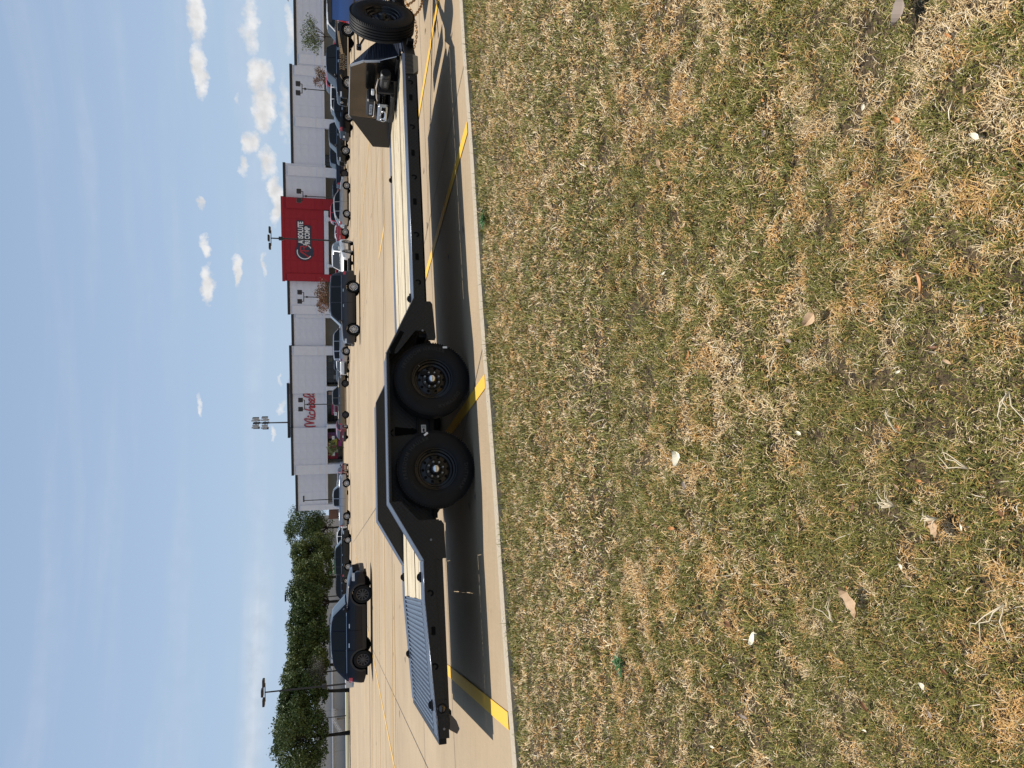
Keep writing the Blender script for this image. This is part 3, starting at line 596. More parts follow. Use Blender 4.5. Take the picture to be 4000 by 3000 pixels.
# emblem, strap slot, label between the wheels
mb = MB(); y = .293
mb.prism([(.035, .775), (.0, .815), (-.012, .815), (-.055, .775), (-.04, .775), (-.012, .80), (.014, .775)], y, y + .002, 'y'); mb.build('triangle_emblem', M_hole, fn_)
mb = MB(); mb.prism([(.05, .76), (-.045, .76), (-.03, .60), (-.035, .575), (-.02, .545), (.0, .53), (.02, .545), (.035, .575), (.03, .60)], y - .006, y, 'y'); mb.build('strap_slot', M_hole, fn_)
mb = MB(); mb.box(-.24, .24, .24, .30, .41, .52); mb.box(-.24, .24, .235, .305, .525, .535); mb.build('spring_hanger', M_steel, T)
mb = MB(); mb.box(-.075, .055, .236, .239, .445, .495); lb = mb.build('warning_label', M_sticker, T)
mb = MB(); mb.box(-.073, -.04, .2345, .2358, .449, .464); mb.build('label_orange_block', M_orange, lb)
mb = MB(); mb.prism([(-.02, .463), (.012, .459), (.018, .475), (.0, .482), (-.018, .476)], .2345, .2358, 'y')
for k in range(4): mb.box(.022, .048, .2345, .2358, .455 + k * .009, .458 + k * .009)
mb.build('label_print', M_inkblk, lb)
mb = MB(); mb.box(-.9, .95, .18, .24, .37, .41); mb.box(-.9, .95, 2.2, 2.26, .37, .41)
for u in (.49, -.434): mb.tube([(u, .1, .385), (u, 2.34, .385)], .045, 10)
mb.build('axles', M_frame, T)
# wheels -------------------------------------------------------------
RW = .388
def tyre_prof(R=RW, w=.235, rr=.208):
    h = w / 2; p = [(.032, rr - .004), (.012, rr + .012), (.003, rr + .035), (-.0, rr + .07), (.001, rr + .1), (.010, R - .045), (.022, R - .02), (.034, R - .008)]
    g = []
    for c in (.068, .101, .134, .167): g += [(c - .006, R), (c - .004, R - .009), (c + .004, R - .009), (c + .006, R)]
    return p + [(.040, R - .002)] + g + [(w - .04, R - .002)] + [(w - a, b) for a, b in reversed(p)]
def trailer_wheel(parent, loc, rot=0, spin=0, detail=True):
    M = Matrix.Rotation(spin, 4, 'Y')
    mb = MB(); mb.lathe([(.035, .206), (.026, .2105), (.021, .209), (.024, .200), (.048, .193), (.052, .178), (.078, .168), (.086, .150), (.078, .135), (.074, .100), (.066, .094), (.064, .062), (.056, .057), (.040, .052), (.030, .046), (.026, .036), (.026, .0001)], 56)
    mb.lathe([(.20, .206), (.20, .19), (.13, .18), (.10, .16)], 40)
    w = mb.build('wheel', M_rim, parent, smooth=35); w.location = loc; w.rotation_euler = (0, spin, rot)
    mb = MB(); mb.lathe(tyre_prof(), 72)
    for k in range(0, 96):                      # shoulder lugs
        a = 2 * math.pi * k / 96; Mx = Matrix.Rotation(a, 4, 'Y'); mb.box(RW - .018, RW - .0005, .018, .044, -.006, .006, 0, Mx)
    ty = mb.build('tyre', M_rubber, w, smooth=40)
    mb = MB()
    for k in range(10):
        a = 2 * math.pi * (k + .5) / 10; c = Vector((.125 * math.cos(a), .0728, .125 * math.sin(a))); mb.quad(*[(c.x + .0155 * math.cos(t) , c.y, c.z + .0155 * math.sin(t)) for t in [2 * math.pi * j / 14 for j in range(14)]])
    mb.build('vent_holes', M_hole, w)
    if detail:
        nut = None
        for k in range(8):
            a = 2 * math.pi * (k + .5) / 8
            if nut is None:
                q = MB(); q.lathe([(.065, .0125), (.063, .0125), (.060, .0095), (.042, .009), (.037, .006), (.036, .0001)], 8); nut = q.build('lug_nut', M_zinc, w, smooth=30); o = nut
            else: o = nut.copy(); S.collection.objects.link(o); o.parent = w
            o.location = (.0765 * math.cos(a), 0, .0765 * math.sin(a))
        q = MB(); q.lathe([(.026, .0365), (.012, .036), (.006, .031), (.002, .02), (.001, .0001)], 28); q.build('hub_cap', M_chrome, w, smooth=True)
        q = MB(); q.tube([(.135, .055, .12), (.15, .03, .135)], .004, 6); q.build('valve_stem', M_zinc, w)
        def onr(r0, a0):
            def fn(x, y, z):
                ph = math.radians(a0) - x / r0; return ((r0 + y) * math.cos(ph), -.0022, (r0 + y) * math.sin(ph))
            return fn
        for args in (('FREEDOM HAULER', 312, 22, .052, .0012, 1.25), ('ST235/80R16', 272, 98, .030, 0, 1.2), ('DUTYMAX', 300, 215, .050, .0012, 1.2)):
            t_ = MB(); add_text(t_, args[0], onr(args[1] / 1000, args[2]), size=args[3], bold=args[4], spacing=args[5]); t_.build('tyre_lettering', M_letter, ty)
        if 0: add_text(t_, 'FREEDOM HAULER', onr(.312, 22), size=.052, bold=.0012, spacing=1.25); add_text(t_, 'ST235/80R16', onr(.272, 98), size=.030, spacing=1.2); add_text(t_, 'DUTYMAX', onr(.300, 215), size=.050, bold=.0012, spacing=1.2)
        q = MB(); q.box(.318, .338, -.004, -.001, -.165, -.12); q.build('tyre_sticker', M_sticker, ty)
    return w
trailer_wheel(T, (.492, .005, RW), spin=0); trailer_wheel(T, (-.434, .005, RW), spin=math.radians(-38))
for u in (.492, -.434):
    w = trailer_wheel(T, (u, 2.435, RW), rot=math.pi, detail=False)
sp = trailer_wheel(T, (5.10, .20, .772), rot=math.radians(24.8), spin=math.radians(70), detail=False); sp.name = 'spare_wheel'
mb = MB(); mb.tube([(5.16, .32, .772), (5.26, .50, .72), (5.3, .55, .5)], .028, 8); mb.build('spare_bracket', M_steel, T)
# tie-down rings on the edge plates
def dring(u, v, flip=1):
    mb = MB(); mb.box(u - .05, u + .05, v - .018, v + .018, DZ, DZ + .016, .004); pts = [(u + .03 * math.cos(a), v + flip * .018 + .004, DZ + .012 + .02 * math.sin(a)) for a in [math.pi * k / 10 for k in range(11)]]; mb.tube(pts, .009, 6)
    mb.box(u - .03, u + .02, v + .01 * flip, v + .03 * flip, DZ + .012, DZ + .03, .003); return mb.build('tie_down_ring', M_rim, T, smooth=35)
dring(1.46, .26); dring(-1.46, .24, 1); dring(-1.45, 2.20); dring(4.05, 2.2)
for (u, v) in ((-2.62, .2), (-2.35, 2.25)):
    o = dring(u, v); o.location.z = -.064 * (-1.67 - u)
# front guard ----------------------------------------------------------
UG = 4.80
mb = MB(); mb.prism([(.665, .75), (.71, .98), (.81, 1.146), (1.84, 1.146), (1.893, .75)], UG, UG + .006, 'x', )
gd = mb.build('front_guard', M_guard, T)
mb = MB(); mb.prism([(.57, .555), (.665, .75), (1.893, .75), (1.93, .555)], UG - .004, UG + .004, 'x'); mb.build('guard_dark_reflection', M_rim, gd)  # lower half of the same panel, black to paint the reflection's dark part
mb = MB(); mb.prism([(1.84, 1.146), (2.43, .795), (2.43, .555), (1.93, .555), (1.90, .70)], UG - .002, UG + .004, 'x', Matrix.Translation((UG, 1.87, 0)) @ Matrix.Rotation(math.radians(9), 4, 'Z') @ Matrix.Translation((-UG, -1.87, 0)))
mb.build('guard_wing', diamond_mat('guard_far_wing_plate', (.012, .011, .010), .16, 75, .1, 'yz'), gd)
mb = MB(); a = [(UG, .81, 1.146), (UG, .71, .98), (UG, .68, .78), (UG, .57, .555), (5.10, .47, .555), (5.13, .60, .69), (4.98, .67, .90)]
b = len(mb.v); mb.v += a; mb.f.append((0, 1, 2, 3, 4, 5, 6)); mb.m.append(0); mb.build('guard_wing', M_wing, gd)
mb = MB()
for p, q in [((.81, 1.146), (.71, .98)), ((.71, .98), (.68, .78))]:
    mb.quad((UG - .004, p[0], p[1]), (UG - .004, p[0] + .035, p[1] - .012), (UG - .004, q[0] + .035, q[1]), (UG - .004, q[0], q[1]))
mb.tube([(UG, .57, .557), (UG, .68, .78), (UG, .71, .98), (UG, .81, 1.146), (UG, 1.84, 1.147), (UG + .05, 2.43, .797)], .0065, 6)
mb.build('guard_bright_edge', mat('guard_bright_edge', (.55, .57, .60), .3, metal=.5), gd)
mb = MB(); mb.box(UG - .07, UG - .005, .56, 2.41, DZ, DZ + .035, .004); mb.box(UG - .16, UG - .005, .85, 1.70, DZ, DZ + .10, .006); mb.box(UG - .12, UG - .005, .9, 1.62, DZ + .1, DZ + .16, .006)
mb.build('guard_base', M_rim, gd)
mb = MB()
for (v, z) in ((.95, .75), (1.55, .72), (1.72, .70), (2.05, .70)): mb.lathe([(0, .012), (-.006, .010), (-.008, .0001)], 8, Matrix.Translation((UG - .002, v, z)) @ Matrix.Rotation(math.radians(-90), 4, 'Z'))
mb.build('guard_bolts', M_zinc, gd)
# winch -----------------------------------------------------------------
uw = 4.52
mb = MB(); mb.box(uw - .06, uw + .22, .92, 1.46, .60, .64, .005); mb.box(uw - .02, uw + .2, .90, .93, .60, .80, .004); mb.box(uw - .02, uw + .2, 1.43, 1.46, .60, .80, .004); mb.box(uw - .03, uw - .01, .93, 1.43, .78, .80)
wn = mb.build('winch', M_plastic, T)
mb = MB(); MX = Matrix.Translation((uw + .09, .93, .715)); mb.lathe([(0, .06), (.02, .06), (.02, .035), (.48, .035), (.48, .06), (.5, .06)], 24, MX); 
for k in range(9): mb.lathe([(.05 + k * .046, .044), (.07 + k * .046, .052), (.09 + k * .046, .044)], 18, MX)
mb.build('winch_drum', M_rim, wn, smooth=40)
mb = MB(); mb.lathe([(-.26, .0001), (-.26, .055), (-.24, .066), (-.02, .066), (0, .058)], 24, Matrix.Translation((uw + .09, .92, .715))); mb.build('winch_motor', M_plastic, wn, smooth=35)
mb = MB(); mb.box(uw - .02, uw + .17, 1.08, 1.42, .815, .93, .02); cbx = mb.build('control_box', M_plastic, wn)
mb = MB(); mb.box(uw - .0235, uw - .0205, 1.16, 1.36, .862, .895); mb.build('barcode_label', mat('pale_blue_label', (.62, .72, .85), .5), cbx)
mb = MB()
for k in range(16): mb.box(uw - .025, uw - .0237, 1.172 + k * .011, 1.172 + k * .011 + (.006 if k % 3 else .003), .866, .891)
mb.build('barcode_print', M_inkblk, cbx)
mb = MB(); mb.tube([(uw - .03, 1.08, .835), (uw - .03, 1.38, .835), (uw - .03, 1.4, .85)], .006, 6); mb.tube([(uw + .02, .70, .81), (uw - .02, .82, .83), (uw - .02, 1.02, .815), (uw - .03, 1.06, .80)], .008, 6); mb.build('winch_cable', mat('pale_cable', (.55, .48, .42), .5), wn, smooth=True)
mb = MB(); mb.box(uw - .05, uw + .0, .86, .94, .85, .885, .008); mb.build('terminal_cover', mat('pale_terminal', (.68, .70, .74), .4), wn)
mb = MB()
def wtext(mb, txt, size, v, z, bold=.0):
    add_text(mb, txt, lambda x, y, zz: (uw + .019, v - x, z + y), size=size, bold=bold)
mb.box(uw + .02, uw + .03, .70, .92, .68, .76); mb.build('motor_plate', M_plastic, wn)
mb = MB(); wtext(mb, '13000', .045, .80, .715, .001); mb.build('winch_number', M_grey, wn)
mb = MB(); mb.prism([(.75, .76), (.69, .80), (.63, .76), (.645, .76), (.69, .785), (.735, .76)], uw + .018, uw + .0195, 'x'); mb.build('triangle_emblem', M_grey, wn)
mb = MB(); mb.box(uw - .10, uw - .05, 1.06, 1.40, .665, .80, .025); fl = mb.build('fairlead', mat('cast_aluminium', (.40, .42, .44), .35, metal=.8), wn)
mb = MB(); mb.box(uw - .104, uw - .101, 1.10, 1.36, .695, .745); mb.build('fairlead_opening', M_hole, fl)
mb = MB(); mb.tube([(uw - .12, 1.33 - .02, .72), (uw - .14, 1.27, .70), (uw - .15, 1.20, .695), (uw - .15, 1.13, .70), (uw - .14, 1.11, .725), (uw - .13, 1.14, .745), (uw - .13, 1.17, .735)], [.012, .014, .015, .013, .011, .009, .005], 8)
mb.tube([(uw - .13, 1.31 + .03 * math.cos(a), .72 + .03 * math.sin(a)) for a in [2 * math.pi * k / 12 for k in range(12)]], .009, 6, closed=True); mb.build('winch_hook', M_zinc, wn, smooth=True)
# battery / tool box on the tongue, jack, coupler, chains ------------------
mb = MB(); mb.box(4.98, 5.30, .78, 1.66, .55, .80, .02); tb = mb.build('tongue_box', mat('dark_navy_box', (.012, .02, .05), .2, coat=.5), T)
mb = MB(); mb.box(5.12, 5.28, .776, .779, .64, .69); mb.build('box_sticker', M_sticker, tb)
mb = MB(); mb.box(5.12, 5.28, .7745, .7755, .64, .655); add_text(mb, 'DANGER', lambda x, y, z: (5.2 + x, .7745, .675 + y), size=.03); mb.build('box_sticker_print', M_redp, tb)
mb = MB(); mb.tube([(5.72, 1.22, .38), (5.72, 1.22, .95)], .032, 10); mb.box(5.64, 5.80, 1.14, 1.30, .36, .385)
jk = mb.build('tongue_jack', M_steel, T, smooth=35)
mb = MB(); mb.tube([(5.72, 1.2, .86), (5.44, 1.2, 1.00)], .014, 6); mb.tube([(5.62, 1.2, 1.03), (5.40, 1.2, 1.025)], .014, 6); mb.box(5.36, 5.43, 1.17, 1.23, .985, 1.05, .01); mb.box(5.60, 5.63, 1.17, 1.23, 1.02, 1.045, .004); mb.build('jack_handle', M_rim, jk, smooth=35)
mb = MB(); mb.tube([(5.385, 1.165, .99), (5.385, 1.165, 1.045)], .006, 6); mb.build('jack_pin', M_zinc, jk)
mb = MB(); mb.box(6.28, 6.62, 1.16, 1.28, .44, .54, .02); mb.box(6.42, 6.62, 1.13, 1.31, .47, .55, .03); mb.box(6.36, 6.40, 1.19, 1.25, .54, .62, .006); mb.build('coupler', M_rim, T)
for v in (1.12, 1.2):
    q = MB(); q.lathe([(0, .0001), (0, .022), (.05, .022), (.05, .0001)], 14, Matrix.Translation((5.95 + (v - 1.12), v - .05, .47))); q.build('connector_plug', M_yellowcap, T, smooth=35)
def chain(p, q, sag, n, name='safety_chain'):
    mb = MB(); p = Vector(p); q = Vector(q); pts = [p.lerp(q, k / n) + Vector((0, 0, -sag * 4 * (k / n) * (1 - k / n))) for k in range(n + 1)]
    for k in range(n):
        c = (pts[k] + pts[k + 1]) / 2; d = (pts[k + 1] - pts[k]).normalized(); s = Vector((0, 1, 0)) if k % 2 == 0 else d.cross(Vector((0, 1, 0))).normalized()
        L = (pts[k + 1] - pts[k]).length * .68; R_ = .0135
        mb.tube([c + d * (L * math.cos(a)) + s * (R_ * math.sin(a)) for a in [2 * math.pi * j / 10 for j in range(10)]], .0060, 5, closed=True)
    return mb.build(name, M_chain, T, smooth=True)
chain((5.45, .72, .44), (6.55, 1.05, .42), .24, 34); chain((5.85, .90, .44), (6.62, 1.12, .44), .22, 26); chain((5.55, 1.75, .44), (6.55, 1.4, .44), .25, 30)
mb = MB(); mb.tube([(6.0, 1.05, .46), (6.1, .98, .44), (6.3, .98, .30), (6.5, 1.05, .30), (6.62, 1.1, .5)], .008, 6); mb.tube([(5.35, .7, .52), (5.9, 1.0, .53), (6.3, 1.1, .56), (6.6, 1.15, .60)], .009, 6); mb.build('wiring_cable', M_plastic, T, smooth=True)
# tail end -----------------------------------------------------------------
ze = DZ - .08
mb = MB(); mb.box(UR - .055, UR, .03, W2 - .03, ze - .075, ze - .005, .004); mb.build('rear_bumper', M_steel, T)
mb = MB(); mb.box(UR + .0, UR + .17, -.006, -.001, .375, ze - .01); mb.box(UR + .18, UR + .32, -.005, -.001, .385, ze - .005); mb.box(UR + .17, UR + .18, -.008, .0, .37, ze - .005); mb.build('end_plate', M_sideplate, T)
mb = MB(); mb.lathe([(-.004, .045), (-.012, .042), (-.012, .034), (-.004, .032)], 24, Matrix.Translation((UR + .25, -.002, .43))); mk = mb.build('marker_light_ring', M_rim, T, smooth=35)
mb = MB(); mb.lathe([(-.005, .032), (-.009, .02), (-.010, .0001)], 20, Matrix.Translation((UR + .25, -.002, .43))); mb.build('marker_light_lens', mat('dark_lens', (.01, .005, .005), .1, coat=1), mk, smooth=True)
mb = MB(); mb.lathe([(-.006, .012), (-.012, .009), (-.013, .0001)], 10, Matrix.Translation((UR + .08, -.002, .42))); mb.lathe([(-.0, .013), (-.008, .010), (-.010, .0001)], 10, Matrix.Translation((1.0, -.003, .47))); mb.lathe([(-.0, .012), (-.008, .010), (-.010, .0001)], 10, Matrix.Translation((-1.12, -.003, .47))); mb.lathe([(-.0, .01), (-.008, .008), (-.009, .0001)], 10, Matrix.Translation((4.05, -.003, .51))); mb.build('clearance_bolts', M_grey, T)
for v in (.02, 2.25):
    mb = MB(); mb.prism([(UR + .06, .365), (UR + .20, .365), (UR + .13, .300), (UR + .06, .275), (UR + .02, .30)], v, v + .17, 'y'); mb.build('drag_foot', mat('drag_foot_steel', (.10, .09, .085), .4, metal=.4), T)
T['parts_note'] = 'none'; del T['parts_note']
# ------------------------------------------------------------------ vehicles
def paintm(name, col, metal=.0, rough=.28): return mat('paint_' + name, col, rough, metal=metal, spec=.18 if max(col) < .1 else .45, coat=.25 if max(col) < .1 else .7)
M_glass = mat('tinted_glass', (.006, .007, .008), .04, spec=.35)
M_wind = mat('windscreen_glass', (.02, .024, .026), .03, spec=.8)
M_clad = mat('dark_cladding', (.02, .02, .021), .6)
M_alloy = mat('alloy_wheel', (.62, .62, .62), .3, metal=.8); M_alloyd = mat('dark_alloy_wheel', (.06, .06, .065), .3, metal=.5)
M_tail = mat('tail_lamp_red', (.50, .012, .015), .15, coat=.8); M_head = mat('head_lamp_glass', (.55, .58, .6), .1, coat=1); M_amber = mat('amber_lamp', (.6, .2, .05), .2, coat=.5)
M_trim = mat('chrome_trim', (.7, .7, .7), .15, metal=1); M_plate = mat('number_plate', (.72, .74, .76), .5)
def smoothf(pts, x, k=.05):
    xs_ = [p[0] for p in pts]; zs_ = [p[1] for p in pts]
    return float(np.mean([np.interp(x + o, xs_, zs_) for o in (-k, -k / 2, 0, k / 2, k)]))
# x from rear (0) to nose (1) as fractions of length, z in metres
TYPES = {
 'crossover': dict(L=4.86, W=1.92, H=1.69, wb=2.86, fo=.95, r=.392, sill=.26, top=[(0, .55), (.005, .72), (.02, .95), (.05, 1.05), (.25, 1.08), (.62, 1.05), (.70, 1.02), (.88, .96), (.96, .86), (.992, .70), (1, .58)],
       roof=[(.02, 1.05), (.10, 1.40), (.17, 1.60), (.30, 1.67), (.45, 1.69), (.55, 1.66), (.60, 1.58), (.72, 1.05)], win=[(.10, .30), (.315, .475), (.49, .70)], ws=(.585, .715), rw=(.03, .15), clad=False, lamp=.80),
 'suv': dict(L=4.95, W=1.95, H=1.74, wb=2.86, fo=.98, r=.375, sill=.28, top=[(0, .55), (.004, .75), (.012, 1.0), (.03, 1.08), (.3, 1.09), (.64, 1.07), (.72, 1.06), (.90, 1.02), (.965, .93), (.992, .75), (1, .60)],
       roof=[(.015, 1.08), (.035, 1.45), (.06, 1.66), (.2, 1.72), (.42, 1.74), (.56, 1.72), (.61, 1.66), (.74, 1.07)], win=[(.07, .21), (.235, .43), (.445, .72)], ws=(.60, .735), rw=(.016, .045), clad=True, lamp=.88),
 'sedan': dict(L=4.88, W=1.84, H=1.45, wb=2.78, fo=.95, r=.34, sill=.22, top=[(0, .50), (.005, .68), (.015, .90), (.04, .98), (.15, 1.0), (.3, .95), (.62, .92), (.70, .93), (.88, .83), (.96, .74), (.992, .60), (1, .50)],
       roof=[(.13, .98), (.25, 1.30), (.33, 1.42), (.45, 1.45), (.54, 1.42), (.60, 1.34), (.73, .92)], win=[(.23, .31), (.325, .475), (.49, .72)], ws=(.57, .725), rw=(.145, .29), clad=False, lamp=.72),
 'wagon': dict(L=4.62, W=1.82, H=1.55, wb=2.65, fo=.92, r=.345, sill=.24, top=[(0, .50), (.005, .68), (.02, .92), (.05, 1.02), (.25, 1.0), (.62, .96), (.70, .97), (.88, .89), (.96, .79), (.992, .64), (1, .52)],
       roof=[(.02, 1.0), (.10, 1.22), (.20, 1.44), (.33, 1.53), (.48, 1.55), (.57, 1.51), (.62, 1.42), (.745, .96)], win=[(.12, .27), (.285, .46), (.475, .735)], ws=(.60, .74), rw=(.03, .17), clad=False, lamp=.80),
 'pickup': dict(L=5.85, W=2.03, H=1.93, wb=3.70, fo=.98, r=.415, sill=.42, top=[(0, .62), (.003, .80), (.008, 1.22), (.02, 1.26), (.375, 1.26), (.40, 1.24), (.75, 1.22), (.80, 1.24), (.95, 1.19), (.985, 1.08), (.996, .85), (1, .72)],
       roof=[(.372, 1.22), (.385, 1.60), (.41, 1.88), (.48, 1.93), (.60, 1.93), (.67, 1.90), (.70, 1.84), (.79, 1.22)], win=[(.405, .535), (.55, .775)], ws=(.685, .785), rw=(.373, .395), clad=False, lamp=.98),
}
def make_rim(mb_s, kind, r, seg=5):
    n = {'five': 5, 'ten': 10, 'six': 6, 'multi': 12, 'solid': 0}[kind]; R_ = r * .66
    mb_s.lathe([(-.004, R_), (-.010, R_ * .985), (-.006, R_ * .90), (.02, R_ * .88)], 28)
    if n == 0: mb_s.lathe([(.01, R_ * .9), (.012, .1), (-.01, .08), (-.012, .0001)], 24)
    for k in range(n):
        a = 2 * math.pi * k / n; w0, w1 = (R_ * .16, R_ * (.30 if n <= 6 else .12)) if n <= 6 else (R_ * .07, R_ * .10)
        c, s_ = math.cos(a), math.sin(a)
        def q(rr, t, y): return (rr * c - t * s_, y, rr * s_ + t * c)
        if n <= 6:
            for sg in (-1, 1): mb_s.quad(q(R_ * .15, sg * w0 * .2, -.006), q(R_ * .15, sg * w0 * 1.0, -.006), q(R_ * .9, sg * w1 * 1.0, -.004), q(R_ * .9, sg * w1 * .45, -.004))
        else: mb_s.quad(q(R_ * .12, -w0, -.006), q(R_ * .12, w0, -.006), q(R_ * .9, w1, -.004), q(R_ * .9, -w1, -.004))
    mb_s.lathe([(-.004, R_ * .2), (-.012, R_ * .17), (-.013, .0001)], 14)
def vehicle(name, label, cat, kind, paint, ysrc, D, heading, rim='five', rimmat=None, group=None, scale=1.0, clad=None, roofpaint=None, trim=True, logo=None, detail=1, xy=None, sx=1.0, tailgate=False, rack=False, door_lines=True):
    t = TYPES[kind]; L, Wd, H, wb, r = t['L'], t['W'], t['H'], t['wb'], t['r']; hw = Wd / 2
    root = empty(name, (*(xy if xy else (gx(ysrc, D), D)), 0), heading); root.scale = (scale * sx, scale, scale); tag(root, label, cat, group)
    clad = t['clad'] if clad is None else clad
    xf = L / 2 - t['fo']; xr = xf - wb; fr = lambda f: -L / 2 + f * L; inv = lambda x: (x + L / 2) / L
    ra = r + .055; sill = t['sill']
    top = lambda x: smoothf(t['top'], inv(x), .006)
    def plan(x):
        e = L / 2 - abs(x); k = .62 if x > 0 else .40
        return 1 - (.20 if x > 0 else .13) * max(0, 1 - e / k) ** 2.2
    def bot(x):
        z = sill + (.10 * max(0, 1 - (L / 2 - abs(x)) / .5) ** 1.5)
        for xw in (xf, xr):
            d = abs(x - xw)
            if d < ra: z = max(z, r + math.sqrt(max(0, ra * ra - d * d)) * .985)
        return z
    def yw(x, z):
        h = (z - sill) / max(.3, (top(x) - sill)); 
        s_ = np.interp(h, [0, .12, .35, .55, .75, .93, 1], [.925, .965, .99, 1.0, .985, .955, .91]); return hw * plan(x) * float(s_)
    xs_ = sorted(set([fr(f) for f in np.linspace(0, 1, 46)] + [fr(f) for f in (.004, .009, .991, .996)] + [xw + ra * math.sin(a) for xw in (xf, xr) for a in np.linspace(-math.pi / 2, math.pi / 2, 17)] + [xw + sg * (ra + .004) for xw in (xf, xr) for sg in (-1, 1)]))
    mb = MB(); K = 9; rings = []
    for x in xs_:
        zb, zt = bot(x), top(x); ring = [(x, 0, zb)]
        for k in range(K):
            z = zb + (zt - .012 - zb) * k / (K - 1); ring.append((x, yw(x, z), z))
        y1 = ring[-1][1]; ring += [(x, y1 * .97, zt), (x, y1 * .55, zt + .022), (x, 0, zt + .03)]
        rings.append(ring)
    n = len(rings[0])
    for sg in (1, -1):
        b = len(mb.v)
        for rg in rings: mb.v += [(p[0], p[1] * sg, p[2]) for p in rg]
        for i in range(len(rings) - 1):
            for j in range(n - 1):
                f = (b + i * n + j, b + i * n + j + 1, b + (i + 1) * n + j + 1, b + (i + 1) * n + j); mb.f.append(f if sg < 0 else f[::-1]); mb.m.append(0)
        for i in (0, len(rings) - 1): mb.f.append(tuple(b + i * n + j for j in range(n))); mb.m.append(0)
    body = mb.build('body', paint, root, smooth=38)
    # cabin
    belt = lambda x: top(x) - .015
    H0 = H; gb, gt = .915 * hw, .70 * hw
    def ys(x, z):
        zb = 1.0 if kind != 'pickup' else 1.2; q = (z - zb) / (H0 - zb); e = inv(x); taper = 1 - .10 * max(0, (.25 - e) / .25) ** 1.5 * (kind != 'pickup') - .06 * max(0, (e - .55) / .2)
        return (gb + (gt - gb) * q * (.75 if kind == 'pickup' else 1)) * taper
    f0, f1 = t['roof'][0][0], t['roof'][-1][0]; rz = lambda x: smoothf(t['roof'], inv(x), .008)
    mb = MB(); xs2 = [fr(f) for f in np.linspace(f0 + .001, f1 - .001, 44)]; rings = []
    for x in xs2:
        zr = max(rz(x), belt(x) + .01); zb = belt(x) - .03
        rings.append([(x, ys(x, zb), zb), (x, ys(x, zr) + .015, max(zb + .001, zr - .07)), (x, ys(x, zr) - .03, zr - .016), (x, ys(x, zr) * .72, zr + .004), (x, 0, zr + .014)])
    n = 5
    for sg in (1, -1):
        b = len(mb.v)
        for rg in rings: mb.v += [(p[0], p[1] * sg, p[2]) for p in rg]
        for i in range(len(rings) - 1):
            for j in range(n - 1):
                f = (b + i * n + j, b + i * n + j + 1, b + (i + 1) * n + j + 1, b + (i + 1) * n + j); mb.f.append(f if sg < 0 else f[::-1]); mb.m.append(0)
    cab = mb.build('cabin', roofpaint or paint, root, smooth=38)
    # glass
    for (a, c) in t['win']:
        for sg in (1, -1):
            if detail < 1 and sg < 0 and math.cos(heading) < 0: pass
            mb = MB(); cols = []
            for x in np.linspace(fr(a), fr(c), 14):
                z0 = belt(x) + .035; z1 = rz(x) - .085
                if z1 - z0 < .02: z1 = z0 + .02 if False else z0
                cols.append((x, z0, max(z0, z1)))
            cols = [q for q in cols if q[2] - q[1] > .012]
            for p, q in zip(cols[:-1], cols[1:]):
                def pt(x, z): return (x, (ys(x, z) + .018) * sg, z)
                mb.quad(pt(p[0], p[1]), pt(q[0], q[1]), pt(q[0], q[2]), pt(p[0], p[2]))
            if mb.f: mb.build('side_window', M_glass, root)
    for nm, (a, c) in (('windscreen', t['ws']), ('rear_window', t['rw'])):
        mb = MB(); cols = []
        for x in np.linspace(fr(a), fr(c), 10): zr = rz(x); cols.append((x, ys(x, zr) * .90, zr))
        off = Vector((.014 if nm == 'windscreen' else -.014, 0, .014))
        for p, q in zip(cols[:-1], cols[1:]):
            if min(p[2], q[2]) < belt(p[0]) + .03: continue
            for (s0, s1, dz0, dz1) in ((-1, -.6, -.012, .004), (-.6, .6, .004, .004), (.6, 1, .004, -.012)):
                mb.quad((p[0] + off.x, p[1] * s0, p[2] + dz0 + off.z), (q[0] + off.x, q[1] * s0, q[2] + dz0 + off.z), (q[0] + off.x, q[1] * s1, q[2] + dz1 + off.z), (p[0] + off.x, p[1] * s1, p[2] + dz1 + off.z))
        if mb.f: mb.build(nm, M_wind, root, smooth=True)
    # underbody, wheels
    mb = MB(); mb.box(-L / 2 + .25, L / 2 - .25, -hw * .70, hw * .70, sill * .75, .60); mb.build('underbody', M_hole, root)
    mb = MB(); w_ = .24; mb.lathe([(.02, r * .64), (.0, r * .70), (-.006, r * .85), (.012, r * .97), (.035, r), (w_ - .035, r), (w_ - .01, r * .95), (w_, r * .7), (w_ - .02, r * .6), (.06, r * .6), (.05, .0001)], 32)
    rb = MB(); make_rim(rb, rim, r); wh = None
    for xw in (xf, xr):
        for sg in (-1, 1):
            if wh is None: wh = mb.build('wheel', M_rubber, root, smooth=40); rm_ = rb.build('rim', rimmat or M_alloy, wh); o = wh
            else: o = copy_tree(wh, root)
            o.location = (xw, sg * (hw - .015) , r) ; o.rotation_euler = (0, random.uniform(0, 1.2), 0 if sg < 0 else math.pi)
    # panels seen from the side: patches that follow the body
    def patch(nm, m, x0, x1, z0, z1, sg, off=.006, nx_=6, nz_=4, skew=0.0, parent=None):
        mb = MB()
        def P(i, j):
            x = x0 + (x1 - x0) * i / nx_; z = z0 + (z1 - z0) * j / nz_; x2 = x + skew * j / nz_; return (x2, (yw(x2, z) + off) * sg, z)
        for i in range(nx_):
            for j in range(nz_): mb.quad(P(i, j), P(i + 1, j), P(i + 1, j + 1), P(i, j + 1))
        return mb.build(nm, m, parent or root, smooth=True)
    lz = t['lamp']
